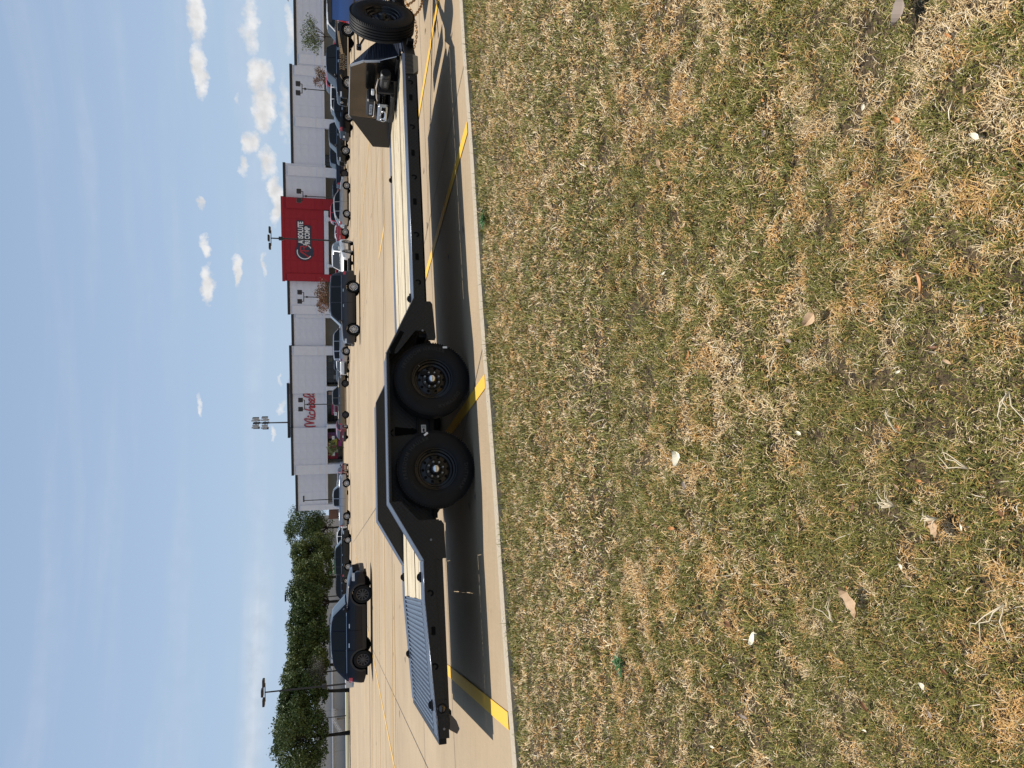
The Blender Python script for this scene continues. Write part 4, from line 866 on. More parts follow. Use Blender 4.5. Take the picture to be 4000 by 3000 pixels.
    for sg in (1, -1):
        patch('headlight', M_head, L / 2 - .34, L / 2 - .045, lz - .10, lz + .015, sg, .008)
        if kind == 'pickup': patch('taillight', M_tail, -L / 2 + .012, -L / 2 + .16, .86, 1.16, sg, .008)
        else: patch('taillight', M_tail, -L / 2 + .03, -L / 2 + .30, .82, .96, sg, .008)
        mb = MB(); xm = fr(t['ws'][1]) - .18; mb.box(xm - .09, xm + .07, sg * (hw * .93), sg * (hw + .17), belt(xm) + .01, belt(xm) + .17, .035); mb.build('mirror', paint if detail > 1 else M_clad, root, smooth=35)
        if door_lines:
            for (a, c) in t['win'][-2:]:
                x = fr(a) + .10; patch('door_handle', M_trim if trim else paint, x, x + .19, belt(x) - .13, belt(x) - .095, sg, .03, 2, 1)
            for f in [t['win'][-1][0] - .006, t['win'][-2][0] - .008 if kind != 'pickup' else .395]:
                patch('door_gap', M_hole, fr(f), fr(f) + .014, sill + .10, belt(fr(f)) - .01, sg, .0035, 1, 6)
        if clad:
            for xw in (xf, xr):
                mb = MB()
                for k in range(14):
                    a0 = math.pi * (-.06 + 1.12 * k / 14); a1 = math.pi * (-.06 + 1.12 * (k + 1) / 14)
                    def A(rr, a): x = xw + rr * math.cos(a); z = max(sill * .9, r + rr * math.sin(a)); return (x, (yw(x, min(z, top(x) - .02)) + .012) * sg, z)
                    mb.quad(A(ra - .01, a0), A(ra - .01, a1), A(ra + .07, a1), A(ra + .07, a0))
                mb.build('arch_trim', M_clad, root)
        patch('sill_trim', M_clad if clad or kind != 'pickup' else M_trim, xr + ra + .02, xf - ra - .02, sill - .01, sill + (.15 if clad else .05), sg, .012, 8, 1)
        if trim: patch('belt_trim', M_trim, fr(t['win'][0][0]) + .02, fr(t['win'][-1][1]) - .12, belt(fr(.45)) - .012, belt(fr(.45)) + .006, sg, .012, 10, 1)
    mb = MB(); xg = L / 2 - .03; mb.box(xg - .05, xg + .045, -hw * .55, hw * .55, .50, lz - .02, .02); g_ = mb.build('grille', M_hole, root)
    mb = MB(); mb.box(xg - .05, xg + .055, -hw * .70, hw * .70, sill + .04, .47, .03); mb.build('front_bumper', M_clad if kind != 'pickup' else M_trim, root)
    mb = MB(); mb.box(-L / 2 - .04, -L / 2 + .08, -hw * .78, hw * .78, sill + .08, .58, .03); mb.build('rear_bumper', M_clad if kind != 'pickup' else M_trim, root)
    mb = MB(); mb.box(-L / 2 - .045, -L / 2 - .03, -.17, .17, .62, .74); mb.build('number_plate', M_plate, root)
    if kind == 'pickup':
        mb = MB(); mb.box(fr(.012) + .03, fr(.36), -hw * .78, hw * .78, 1.262, 1.278); mb.build('bed_cover', M_clad, root)
    if kind in ('suv',) or (kind == 'crossover'):
        for sg in (1, -1):
            mb = MB(); mb.tube([(fr(.12), sg * gt * .9, H - .05), (fr(.16), sg * gt * .9, H + .035), (fr(.5), sg * gt * .9, H + .045), (fr(.55), sg * gt * .9, H - .01)], .014, 6); mb.build('roof_rail', M_clad, root)
    if rack:
        mb = MB(); mb.box(fr(.36), fr(.372), -.8, .8, 1.3, 1.86); 
        for k in range(7): mb.box(fr(.355), fr(.36), -.7 + k * .2, -.62 + k * .2, 1.35, 1.82)
        mb.build('headache_rack', M_hole, root)
    return root, dict(yw=yw, L=L, hw=hw, fr=fr, sill=sill, belt=belt, top=top)
PI = math.pi
C_navy = paintm('navy', (.003, .0055, .014)); C_grey = paintm('graphite', (.045, .047, .055), .4); C_white = paintm('white', (.72, .72, .70)); C_silver = paintm('silver', (.34, .36, .40), .6, .32); C_champ = paintm('champagne', (.40, .38, .35), .5, .35)
C_black = paintm('black', (.008, .008, .009)); C_tan = paintm('bronze', (.13, .11, .085), .5, .35); C_red = paintm('red', (.38, .012, .018)); C_maroon = paintm('maroon', (.16, .01, .02)); C_dgreen = paintm('dark_green', (.02, .022, .02)); C_blue = paintm('blue', (.012, .07, .26), .3); C_dblue = paintm('midnight', (.012, .018, .035), .2)
G = None
vehicle('parked_crossover', 'navy blue crossover with black wheels, nearest parked car on the left', 'car', 'crossover', C_navy, 2422, 30.9, 0.0, 'ten', M_alloyd, scale=1.0, sx=.94, clad=True, detail=2)
vehicle('parked_crossover', 'dark grey crossover with silver wheels in front of the red storefront', 'car', 'suv', C_grey, 1208, 43.5, PI + .03, 'six', M_alloy, sx=.87, detail=2)
tr, I = vehicle('pickup_truck', 'black pickup with gold roofing company lettering on its door', 'pickup', 'pickup', C_black, 243, 51.5, PI + .02, 'ten', M_alloy, detail=2)
# lettering on the black pickup (its left side faces the camera)
M_gold = mat('gold_vinyl', (.50, .36, .20), .5); M_white = mat('white_vinyl', (.72, .72, .72), .5)
def side_text(root, I, txt, xc, zc, size, m, bold=0, sg=1, name='door_lettering', spacing=1.0):
    mb = MB(); add_text(mb, txt, lambda x, y, z: (xc - x * sg, (I['yw'](xc - x * sg, zc + y) + .012) * sg, zc + y), size=size, bold=bold, spacing=spacing); return mb.build(name, m, root)
side_text(tr, I, 'VETERAN', .50, .93, .24, M_gold, .0, spacing=1.18); side_text(tr, I, 'BROTHERS', .50, .735, .22, M_gold, .0, spacing=1.12); side_text(tr, I, 'ROOFING', .50, .57, .12, M_white, .0, spacing=1.9)
side_text(tr, I, '972-850', -2.35, 1.06, .12, M_white, .002)
mb = MB()                                   # gold flash along the bedside
def sp2(x, z): return (x, I['yw'](x, min(z, 1.22)) + .011, z)
for (a, b, c, d) in [((-1.55, 1.17), (-1.62, 1.03), (-.9, .93), (-.85, 1.08)), ((-.86, 1.08), (-.92, .93), (-.25, .80), (-.12, .98)), ((-.14, .96), (-.26, .80), (-.05, .76), (.02, .88)), ((-2.6, 1.185), (-2.6, 1.15), (-1.55, 1.12), (-1.55, 1.17)), ((1.42, 1.0), (1.46, .94), (1.78, .82), (1.62, .94))]:
    mb.quad(*[sp2(*q) for q in (a, b, c, d)])
mb.build('gold_flash', M_gold, tr)
mb = MB(); 
for k in range(9): mb.quad(sp2(-.75 + (k % 3) * .13, .98 - (k // 3) * .045), sp2(-.72 + (k % 3) * .13, .98 - (k // 3) * .045), sp2(-.70 + (k % 3) * .13, 1.0 - (k // 3) * .045), sp2(-.75 + (k % 3) * .13, 1.01 - (k // 3) * .045))
mb.build('flash_marks', M_hole, tr)
mb = MB(); Lh = I['L'] / 2 + .025; ring = [( .16 * math.cos(a), .88 + .085 * math.sin(a)) for a in [2 * PI * k / 20 for k in range(20)]]
mb.tube([(Lh, p[0], p[1]) for p in ring], .014, 5, closed=True); mb.tube([(Lh, .08 * math.cos(a), .895 + .05 * math.sin(a)) for a in [2 * PI * k / 14 for k in range(14)]], .012, 5, closed=True); mb.build('front_emblem', M_trim, tr)
vehicle('parked_sedan', 'black sedan with chrome trim showing its tail, right of the front of the black pickup', 'car', 'sedan', C_black, 419, 57.0, .12, 'five', M_alloy, detail=2)
vehicle('parked_crossover', 'white crossover facing the camera at an angle, left of the red pickup', 'car', 'crossover', C_white, 1008, 58.5, -PI / 2 - math.radians(26), 'five', M_alloy, detail=2, clad=True)
vehicle('parked_hatchback', 'light champagne hatchback side-on, left of the dark pickups', 'car', 'wagon', C_champ, 793, 69.0, .02, 'ten', M_alloy)
red, I2 = vehicle('pickup_truck', 'bright red pickup half hidden behind the champagne hatchback', 'pickup', 'pickup', C_red, 850, 78.0, 0.0, 'ten', M_alloy)
side_text(red, I2, 'Sales', -2.35, .95, .20, M_white, .0, sg=-1)
vehicle('pickup_truck', 'dark navy pickup with plain black wheels, right of the champagne hatchback', 'pickup', 'pickup', C_dblue, 628, 79.0, 0.03, 'solid', M_alloyd)
vehicle('pickup_truck', 'dark green-black pickup with five-spoke silver wheels behind the black sedan', 'pickup', 'pickup', C_dgreen, 523, 69.5, PI, 'five', M_alloy)
vehicle('parked_sedan', 'black sedan with a lit tail lamp between the two dark pickups', 'car', 'sedan', C_black, 640, 88.0, PI / 2 - .2, 'five')
vehicle('parked_suv', 'white boxy SUV behind the front of the black pickup', 'car', 'suv', C_white, 418, 67.0, PI, 'five', M_alloy)
vehicle('pickup_truck', 'red pickup with a black headache rack beyond the black pickup', 'pickup', 'pickup', C_red, 300, 70.0, PI, 'ten', rack=True, scale=1.12)
vehicle('parked_suv', 'tall white SUV whose roof shows above the black pickup bed', 'car', 'suv', C_white, 92, 60.0, PI, 'ten', scale=1.12)
vehicle('parked_suv', 'white SUV with red tail lamp just beside the blue tow truck', 'car', 'suv', C_white, -100, 45.5, 0.0, 'ten', detail=2)
vehicle('parked_sedan', 'white sedan whose roof shows between white crossover and red pickup', 'car', 'sedan', C_white, 922, 86.0, PI, 'five', scale=1.04)
vehicle('parked_sedan', 'midnight blue sedan behind the champagne hatchback bonnet', 'car', 'crossover', C_dblue, 735, 84.0, 0, 'five')
vehicle('parked_sedan', 'red compact peeking out behind the grey crossover tail', 'car', 'sedan', C_red, 1085, 88.0, PI, 'five')
vehicle('pickup_truck', 'bronze crew-cab pickup parked in front of the red script store sign', 'pickup', 'pickup', C_tan, 1562, 87.0, 0.02, 'multi', M_alloyd)
vehicle('parked_hatchback', 'small maroon hatchback seen from behind at the tail of the bronze pickup', 'car', 'wagon', C_maroon, 1668, 97.0, PI / 2 - .5, 'five')
vehicle('parked_suv', 'silver SUV nosing out in front of the grey crossover', 'car', 'suv', C_silver, 1325, 78.0, 0.05, 'five', M_alloy)
vehicle('parked_suv', 'black SUV roofline standing behind the silver SUV', 'car', 'suv', C_black, 1375, 97.0, PI, 'five')
vehicle('parked_sedan', 'white coupe with five-spoke wheels between the silver SUV and bronze pickup', 'car', 'sedan', C_white, 1408, 84.0, PI / 2 - .4, 'five', M_alloy)
vehicle('parked_sedan', 'black sedan with white plate left of the white coupe', 'car', 'sedan', C_black, 1462, 90.0, PI / 2 - .3, 'five')
vehicle('parked_sedan', 'black sedan with red tail lamps right of the white coupe', 'car', 'sedan', C_black, 1402, 88.0, PI / 2 - .5, 'five')
vehicle('parked_suv', 'dark SUV with roof rails in the back row before the store windows', 'car', 'suv', C_dblue, 1430, 104.0, PI, 'five')
vehicle('pickup_truck', 'silver-blue crew-cab pickup at the left end of the store', 'pickup', 'pickup', C_silver, 1950, 83.0, .01, 'ten', M_alloy)
vehicle('parked_sedan', 'dark red sedan behind the nose of the silver-blue pickup', 'car', 'sedan', C_maroon, 1852, 96.0, PI / 2 - .2, 'five')
vehicle('parked_sedan', 'white sedan behind the silver-blue pickup tailgate', 'car', 'sedan', C_white, 2085, 92.0, 0, 'five', scale=1.08)
vehicle('parked_sedan', 'silver sedan behind the hood of the silver-blue pickup', 'car', 'sedan', C_silver, 1885, 101.0, 0, 'five', scale=1.05)
vehicle('parked_suv', 'dark olive SUV with light lower trim behind the navy crossover', 'car', 'suv', C_dgreen, 2155, 79.0, 0.0, 'six', M_alloy)
vehicle('parked_suv', 'black SUV low in the gap between the dark olive SUV and the navy crossover', 'car', 'suv', C_black, 2300, 98.0, PI, 'five')
# the blue tow truck the trailer is hitched to
tc_ = Vector((OX, OY, 0)) + UD * (6.64 + TYPES['pickup']['L'] * .56) + VD * 1.26
bt, I3 = vehicle('tow_truck', 'blue pickup hitched to the flatbed trailer at the right edge', 'pickup', 'pickup', C_blue, 0, 0, TY, 'ten', M_alloy, xy=(tc_.x, tc_.y), scale=1.12, detail=2)
mb = MB(); mb.box(-I3['L'] / 2 - .012, -I3['L'] / 2 + .02, -.80, .80, .70, 1.235, .012); tg = mb.build('tailgate', C_blue, bt, smooth=35)
mb = MB(); mb.box(-I3['L'] / 2 - .016, -I3['L'] / 2 - .012, -.80, .80, .93, .945); mb.box(-I3['L'] / 2 - .03, -I3['L'] / 2 - .012, -.82, .82, 1.225, 1.262); mb.build('tailgate_trim', M_clad, tg)
mb = MB(); add_text(mb, 'POWER', lambda x, y, z: (-I3['L'] / 2 - .0135, .5 - x, .80 + y), size=.12, bold=.003); mb.build('tailgate_lettering', M_hole, tg)
mb = MB(); mb.box(-I3['L'] / 2 - .26, -I3['L'] / 2 + .1, -.04, .04, .42, .50); mb.build('receiver_hitch', M_hole, bt)
# ------------------------------------------------------------------ the shopping centre
A0 = Vector((-30, 177.0, 0)); B0 = Vector((90, 156.0, 0)); FD = (B0 - A0).normalized(); FN = Vector((FD.y, -FD.x, 0))   # FN points to the camera
shop = empty('shopping_centre', A0, math.atan2(FD.y, FD.x)); tag(shop, 'long white and red strip of stores across the far side of the lot', 'building')
# local frame: x along the front, y away from the camera (0 = main wall face), z up
M_wall = mat('white_stucco', (.63, .67, .75), .9, noise_amt=.06, noise_scale=.8, bump=.2, bump_scale=9)
M_wall2 = mat('white_stucco_trim', (.67, .70, .76), .9, noise_amt=.05, noise_scale=1.2)
M_redw = mat('red_stucco', (.30, .012, .022), .8, noise_amt=.07, noise_scale=.8)
M_cope = mat('black_coping', (.012, .012, .014), .5)
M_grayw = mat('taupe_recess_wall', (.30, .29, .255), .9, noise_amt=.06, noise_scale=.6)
M_store = mat('store_glass', (.01, .011, .012), .08, spec=.5)
M_mull = mat('dark_mullion', (.02, .02, .02), .5)
def section(s0, s1, H_, yo, mw, zo, pil=(), band=True, name='wall'):
    """one storefront: a slab from zo up to H_, coping, panels with recessed joints, lintel"""
    mb = MB(); mb.box(s0, s1, yo, yo + 12, zo, H_ - .02); w = mb.build(name, mw, shop)
    mb = MB(); mb.box(s0 - .12, s1 + .12, yo - .22, yo + .5, H_ - .55, H_ + .02); mb.build('coping', M_cope if mw is not M_redw else M_redw, w)
    # score-jointed panels
    n = max(1, round((s1 - s0) / 4.5)); m_ = max(1, round((H_ - .42 - zo - .3) / 1.5)); dw = (s1 - s0) / n; dh = (H_ - .42 - zo - .05) / m_; first = None
    for i in range(n):
        for j in range(m_):
            if first is None:
                q = MB(); q.box(.03, dw - .03, -.035, 0, .03, dh - .03, .008); first = q.build('panel', mw, w); o = first
            else: o = first.copy(); S.collection.objects.link(o); o.parent = w
            o.location = (s0 + i * dw, yo, zo + .05 + j * dh)
    if band:
        mb = MB(); mb.box(s0, s1, yo - .12, yo + .3, zo - .02, zo + .34); mb.box(s0, s1, yo - .2, yo + .3, zo + .34, zo + .46); mb.build('lintel', M_wall2 if mw is not M_redw else M_redw, w)
    for (a, b) in pil:
        mb = MB(); mb.box(a, b, yo - .3, yo + 1.2, 0, H_ - 1.0, .03); mb.box(a - .12, b + .12, yo - .42, yo + 1.3, 0, .9, .03); mb.box(a - .1, b + .1, yo - .4, yo + .2, zo + .3, zo + .55, .03); mb.box(a - .1, b + .1, yo - .4, yo + .2, zo + 1.7, zo + 1.9, .03); mb.build('pilaster', M_wall2 if mw is not M_redw else M_redw, w)
    return w
section(0, 9.06, 11.2, .5, M_wall, 3.75, [(0, 1.3)]); section(9.06, 20.4, 12.0, 0, M_wall, 3.75, [(9.1, 11.4)])
section(18.06, 30.8, 12.72, .7, M_wall, 3.85, [], band=False); section(20.4, 28.6, 12.0, .65, M_wall, 3.8, [], name='sign_wall')
section(28.6, 39.7, 12.0, 0, M_wall, 3.8, [(37.6, 39.7)]); section(39.7, 47.0, 11.45, .5, M_wall, 3.95, [(46.2, 47.0)]); section(47.0, 54.5, 12.15, 0, M_wall, 3.9, [(47.1, 49.0)])
section(54.5, 72.8, 13.1, -.9, M_redw, 3.95, [(54.6, 56.2), (70.4, 72.7)], band=False); section(72.8, 80.1, 12.6, 0, M_wall, 3.55, [(77.5, 79.6)])
section(80.1, 100.7, 10.85, .4, M_wall, 3.65, [(88.0, 90.0), (98.7, 100.7)]); section(100.7, 128, 9.8, .2, M_wall, 3.6, [(101, 103)])
# recess behind the columns
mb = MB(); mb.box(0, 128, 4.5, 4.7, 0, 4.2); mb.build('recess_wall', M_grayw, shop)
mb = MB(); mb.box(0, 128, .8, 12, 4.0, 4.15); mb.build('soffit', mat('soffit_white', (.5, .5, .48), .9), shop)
mb = MB(); mb.box(-1, 128, -3.2, 4.5, 0, .15); mb.build('shop_walkway', mat('walkway_concrete', (.45, .42, .37), .9), shop)
mb = MB(); mb.box(9, 22, -3.6, -3.2, .0, .16); mb.box(30, 44, -3.6, -3.2, 0, .16); mb.build('yellow_kerb', mat('yellow_kerb', (.55, .36, .05), .8), shop)
for s in (20.2, 29.3): mb = MB(); mb.box(s, s + .85, -.15, .9, 0, 3.8, .03); mb.box(s - .1, s + .95, -.3, 1.0, 3.55, 3.9, .02); mb.build('column', M_wall2, shop)
for (a, b) in ((57.8, 58.4), (68.0, 68.7)): mb = MB(); mb.box(a, b, -1.5, -.9, 0, 3.0, .03); mb.box(a - .15, b + .15, -1.7, -.8, 2.9, 3.5, .03); mb.build('column', M_wall2, shop)
mb = MB(); mb.box(56.2, 70.2, -1.35, -.95, 3.0, 3.95, .05); mb.build('canopy_beam', M_wall2, shop)
mb = MB(); mb.box(54.5, 56.2, -.9, 3, 0, 3.95); mb.box(70.4, 72.8, -.9, 3, 0, 3.95); mb.build('red_pier', M_redw, shop)
def storefront(s0, s1, z0, z1, nx_, posters):
    y = 3.2 if s0 > 30 or s1 < 30 else 3.2
    fr_ = MB(); fr_.box(s0, s1, y - .02, y + .1, z0, z0 + .12); fr_.box(s0, s1, y - .02, y + .1, z1 - .1, z1); w = (s1 - s0) / nx_
    for k in range(nx_ + 1): fr_.box(s0 + k * w - .04, s0 + k * w + .04, y - .02, y + .1, z0, z1)
    fr_.box(s0, s1, y - .02, y + .1, (z0 + z1) * .5 - .04, (z0 + z1) * .5 + .04); f = fr_.build('window', M_mull, shop)
    g = None
    for k in range(nx_):
        for j in range(2):
            if g is None: q = MB(); q.box(.04, w - .04, 0, .02, .06, (z1 - z0) / 2 - .06); g = q.build('pane', M_store, f); o = g
            else: o = g.copy(); S.collection.objects.link(o); o.parent = f
            o.location = (s0 + k * w, y + .03, z0 + j * (z1 - z0) / 2)
    for (a, b, c, d, m) in posters:
        q = MB(); q.box(a, b, y - .035, y - .025, c, d); q.build('poster', m, f)
    return f
P = lambda n, c: mat('poster_' + n, c, .6)
storefront(11.7, 19.9, .2, 3.75, 7, [(11.8, 13.3, 1.3, 3.6, P('crimson', (.28, .02, .05))), (13.4, 14.5, 1.3, 3.6, P('cream', (.45, .40, .26))), (14.6, 15.9, 1.9, 3.6, P('rose', (.40, .03, .07))), (15.2, 16.8, 1.5, 2.6, P('yellow', (.45, .42, .05))), (16.9, 18.4, 1.6, 3.6, P('plum', (.14, .05, .16))),
                                  (17.0, 17.9, 2.6, 3.4, P('pink', (.5, .2, .26))), (14.9, 16.2, .4, 1.2, P('magenta', (.5, .05, .22))), (16.4, 17.9, .4, 1.25, P('scarlet', (.5, .02, .06))), (18.2, 19.4, .4, 1.2, P('rose', (.40, .03, .07)))])
w2 = storefront(21.1, 29.0, .2, 3.75, 6, [(22.7, 25.8, 1.6, 2.75, P('pinkred', (.42, .05, .14))), (27.6, 28.4, 2.6, 3.4, P('pale_round', (.5, .38, .36)))])
mb = MB(); add_text(mb, 'Balloons!', lambda x, y, z: (24.25 + x, 3.15, 2.15 + y), size=.62, bold=.012); mb.build('poster_lettering', M_white, w2)
storefront(30.2, 37.5, .2, 3.75, 6, [(33.9, 35, 1.2, 2.2, P('grey', (.25, .25, .25))), (31.4, 32.4, 1.4, 2.2, P('grey', (.25, .25, .25))), (35.6, 36.6, 2.5, 3.3, P('grey2', (.18, .19, .18)))])
storefront(8.2, 9.6, .2, 3.6, 2, [(8.3, 8.8, 2.3, 3.2, P('pale', (.5, .52, .5)))]); storefront(80.4, 82.8, .2, 3.6, 3, []); storefront(112.2, 116, .2, 3.5, 3, [])
for s, m in ((13.2, .0), (17.2, .0), (23.0, 0), (2.9, 0), (26.2, 0)): mb = MB(); mb.box(s, s + .85, .9, .96, 2.1 if s < 20 else 1.5, 2.7 if s < 20 else 2.1); q = mb.build('hanging_sign', M_sticker, shop); mb = MB(); mb.prism([(s + .3, 2.35 if s < 20 else 1.75), (s + .55, 2.35 if s < 20 else 1.75), (s + .42, 2.52 if s < 20 else 1.92)], .885, .895, 'y'); mb.build('arrow_mark', M_inkblk, q)
mb = MB(); mb.prism([(21.2, 12.3), (27.9, 12.3), (24.5, 12.31)], .3, .35, 'y')
# roof tower at the far right
mb = MB(); mb.box(124.5, 134, 20, 32, 9, 12.6); mb.build('rear_tower', mat('cream_stucco', (.55, .50, .40), .9), shop)
mb = MB(); mb.prism([(123.4, 12.6), (135, 12.6), (132, 15.0), (126.5, 15.0)], 19, 33, 'y'); mb.build('tower_roof', mat('brown_roof', (.12, .10, .085), .8), shop)
for (s0, s1) in [(9.3, 11.1), (37.8, 39.5), (98.9, 100.5), (77.7, 79.4), (47.3, 48.8)]:
    mb = MB(); zc = {9.3: 11.1, 37.8: 11.1, 98.9: 10.0, 77.7: 11.6, 47.3: 11.3}[s0]; mb.box(s0, s1, -.06 if s0 not in (98.9,) else .34, .4, zc - .8, zc - .74); mb.box(s0, s1, -.06 if s0 not in (98.9,) else .34, .4, zc - .1, zc - .04); mb.build('cornice_trim', M_wall2, shop)
# craft store script sign: tubes following the strokes
M_scr = mat('script_red', (.36, .012, .03), .45, coat=.3)
def sm(px): x = 1180 + px[0] / 8.3; y = 1500 + px[1] / 8.3; return (20.4 + (1673 - y) * .0612, 1.33 + (1318.8 - x) / 16.56)
def spl(pts, n=6):
    P_ = [pts[0]] + list(pts) + [pts[-1]]; out = []
    for i in range(1, len(P_) - 2):
        for k in range(n):
            t = k / n; a, b, c, d = P_[i - 1], P_[i], P_[i + 1], P_[i + 2]
            out.append(tuple(.5 * ((2 * b[j]) + (-a[j] + c[j]) * t + (2 * a[j] - 5 * b[j] + 4 * c[j] - d[j]) * t * t + (-a[j] + 3 * b[j] - 3 * c[j] + d[j]) * t ** 3) for j in range(2)))
    out.append(tuple(pts[-1])); return out
strokes = [[(262, 1452), (300, 1418), (455, 1402)], [(300, 1418), (180, 1405), (125, 1372), (130, 1335), (180, 1318), (300, 1310), (405, 1300), (300, 1275), (200, 1240), (130, 1200), (122, 1160), (180, 1155), (300, 1180), (445, 1162)],
           [(280, 1098), (350, 1118), (420, 1108), (442, 1075), (425, 1035), (380, 1035), (310, 1020), (275, 985), (275, 950), (300, 940)], [(425, 1035), (440, 985), (425, 925), (385, 895), (330, 885)], [(115, 835), (250, 875), (420, 890)],
           [(410, 885), (320, 840), (275, 800), (285, 770), (350, 785), (435, 795)], [(435, 795), (438, 740), (400, 690), (340, 650), (275, 640), (265, 670), (300, 720), (370, 755), (425, 755)], [(345, 655), (425, 640), (425, 590)],
           [(425, 590), (350, 570), (320, 600), (270, 560), (262, 520), (300, 510), (360, 545), (410, 585), (435, 530), (400, 470), (370, 455)], [(320, 405), (200, 350), (130, 340), (95, 370), (120, 425), (200, 450), (300, 452), (380, 435), (430, 410)],
           [(272, 270), (240, 275), (232, 305), (262, 338), (300, 322), (335, 270), (375, 243), (418, 262), (432, 310), (410, 360), (370, 368), (355, 362)]]
sg_ = empty('store_sign', (0, 0, 0)); sg_.location = shop.location; sg_.rotation_euler = shop.rotation_euler; tag(sg_, 'red flowing script store name sign on the tall white wall', 'sign', )
for st in strokes:
    pp = [sm(q) for q in spl(st)]; mb = MB(); mb.tube([(p[0], .48, p[1]) for p in pp], .14, 8); mb.build('letter_stroke', M_scr, sg_, smooth=True)
mb = MB(); p = sm((230, 1080)); mb.lathe([(0, .0001), (0, .23), (.12, .23)], 16, Matrix.Translation((p[0], .42, p[1]))); mb.build('letter_dot', M_scr, sg_)
# supplement store sign
def rs(x, y): return (54.5 + (1095 - y) * .056, 1.33 + (1313.6 - x) / 17.5)
M_navyb = mat('sign_navy', (.018, .022, .045), .5); M_signw = mat('sign_white', (.75, .75, .75), .5); M_signr = mat('sign_red', (.42, .02, .03), .5)
s2 = empty('store_sign'); s2.location = shop.location; s2.rotation_euler = shop.rotation_euler; tag(s2, 'navy, white and red sign with ring logo on the red wall', 'sign')
c = rs(1193, 978); mb = MB(); R_ = 1.95
mb.prism([(c[0] + R_ * math.cos(a), c[1] + R_ * math.sin(a)) for a in [2 * PI * k / 40 for k in range(40)]], -1.10, -.94, 'y')
a = rs(1165, 975); b = rs(1192, 856); mb.prism([(c[0], b[1]), (b[0] - .15, b[1]), (b[0], b[1] + .15), (b[0], a[1] - .15), (b[0] - .15, a[1]), (c[0], a[1])], -1.09, -.945, 'y')
a = rs(1190, 975); b = rs(1218, 874); mb.prism([(c[0], b[1]), (b[0] - .15, b[1]), (b[0], b[1] + .15), (b[0], a[1] - .15), (c[0], a[1])], -1.08, -.95, 'y'); mb.build('sign_backing', M_navyb, s2)
def ringm(c, r0, r1, a0, a1, y, n=30):
    mb = MB()
    for k in range(n):
        p, q = a0 + (a1 - a0) * k / n, a0 + (a1 - a0) * (k + 1) / n
        mb.quad(*[(c[0] + r * math.cos(t), y, c[1] + r * math.sin(t)) for (r, t) in ((r0, p), (r0, q), (r1, q), (r1, p))])
    return mb
mb = ringm(c, 1.48, 1.68, math.radians(75), math.radians(235), -1.13); m2 = ringm(c, 1.48, 1.68, math.radians(-60), math.radians(10), -1.13, 12); n = len(mb.v); mb.v += m2.v; mb.f += [tuple(n + i for i in f) for f in m2.f]; mb.m += m2.m; mb.build('logo_ring', M_signw, s2)
mb = MB(); 
for pl in ([(-1.35, -.95), (-1.0, -.95), (.12, .75), (.12, 1.0), (-.1, 1.0)], [(-.25, -.35), (.2, -.35), (.2, -.15), (-.12, -.15)], [(.1, 1.0), (.1, -.95), (.35, -.95), (.35, .75), (1.1, .75), (1.1, .25), (.5, .25), (.5, .02), (.9, .02), (1.35, -.85), (1.65, -.85), (1.15, .06), (1.35, .2), (1.35, .85), (1.15, 1.0)]):
    mb.prism([(c[0] + p[0] * .95, c[1] + p[1] * .95) for p in pl], -1.16, -1.12, 'y')
mb.build('logo_initials', M_signr, s2)
for txt, (x0, x1, ya, yb) in {'ABSOLUTE': (1168.5, 1189.5, 947, 861), 'RECOMP': (1193.5, 1213.5, 947, 879)}.items():
    a = rs((x0 + x1) / 2, (ya + yb) / 2); hgt = (x1 - x0) / 17.5; wid = (ya - yb) * .056; v, f = text_data(txt, size=1, bold=.035); xs0 = min(p[0] for p in v); xs1 = max(p[0] for p in v); z0 = min(p[1] for p in v); z1 = max(p[1] for p in v)
    mb = MB(); mb.v = [(a[0] + (p[0] - (xs0 + xs1) / 2) / (xs1 - xs0) * wid, -1.12, a[1] + (p[1] - (z0 + z1) / 2) / (z1 - z0) * hgt) for p in v]; mb.f = f; mb.m = [0] * len(f); mb.build('sign_lettering', M_signw, s2)
# ------------------------------------------------------------------ building behind the trees, with stairs, and the green awning sign
bk = empty('rear_building', (-100, 185, 0), 0); tag(bk, 'low pale wall of another building behind the left row of trees', 'building')
mb = MB(); mb.box(-140, 62, 0, 30, 0, 7.5); mb.build('wall', mat('pale_grey_wall', (.36, .36, .35), .9, noise_amt=.05, noise_scale=.3), bk)
mb = MB(); mb.box(-20, 42, -.6, 0, 3.05, 3.35); mb.build('ledge', M_wall2, bk)
mb = MB()
for k in range(22): mb.box(-60 + k * 5.2, -59.95 + k * 5.2, -.03, 0, 0, 7.4)
mb.build('wall_joints', M_grayw, bk)
mb = MB(); mb.prism([(-16, 0), (-9.5, 0), (-9.5, 2.9)], -3.5, -2.2, 'y'); stp = mb.build('stair_base', mat('stair_concrete', (.3, .29, .27), .9), bk) if 0 else None
st_ = empty('loading_stairs', (gx(2830, 181.5), 181.5, 0)); tag(st_, 'pale metal stairs with handrails against the far wall between two tree trunks', 'stairs')
for k in range(9): mb = MB(); mb.box(-2.2 + k * .42, -1.75 + k * .42, -.6, .6, 0.05, .25 + k * .24); mb.build('step', mat('stair_concrete', (.3, .29, .27), .9), st_)
mb = MB()
for y in (-.6, .6):
    for dz in (.5, .95): mb.tube([(-2.3, y, .2 + dz), (1.6, y, 2.3 + dz), (4.0, y, 2.3 + dz)], .05, 5)
    for k in range(8): x = -2.2 + k * .85; z = .2 + min(2.1, max(0, (x + 2.3) * .54)); mb.tube([(x, y, z), (x, y, z + .95)], .045, 5)
mb.build('handrail', mat('galvanised_rail', (.6, .6, .6), .5), st_)
mb = MB(); mb.box(1.6, 4.0, -.7, .7, 2.05, 2.3); mb.build('landing', mat('stair_concrete', (.3, .29, .27), .9), st_)
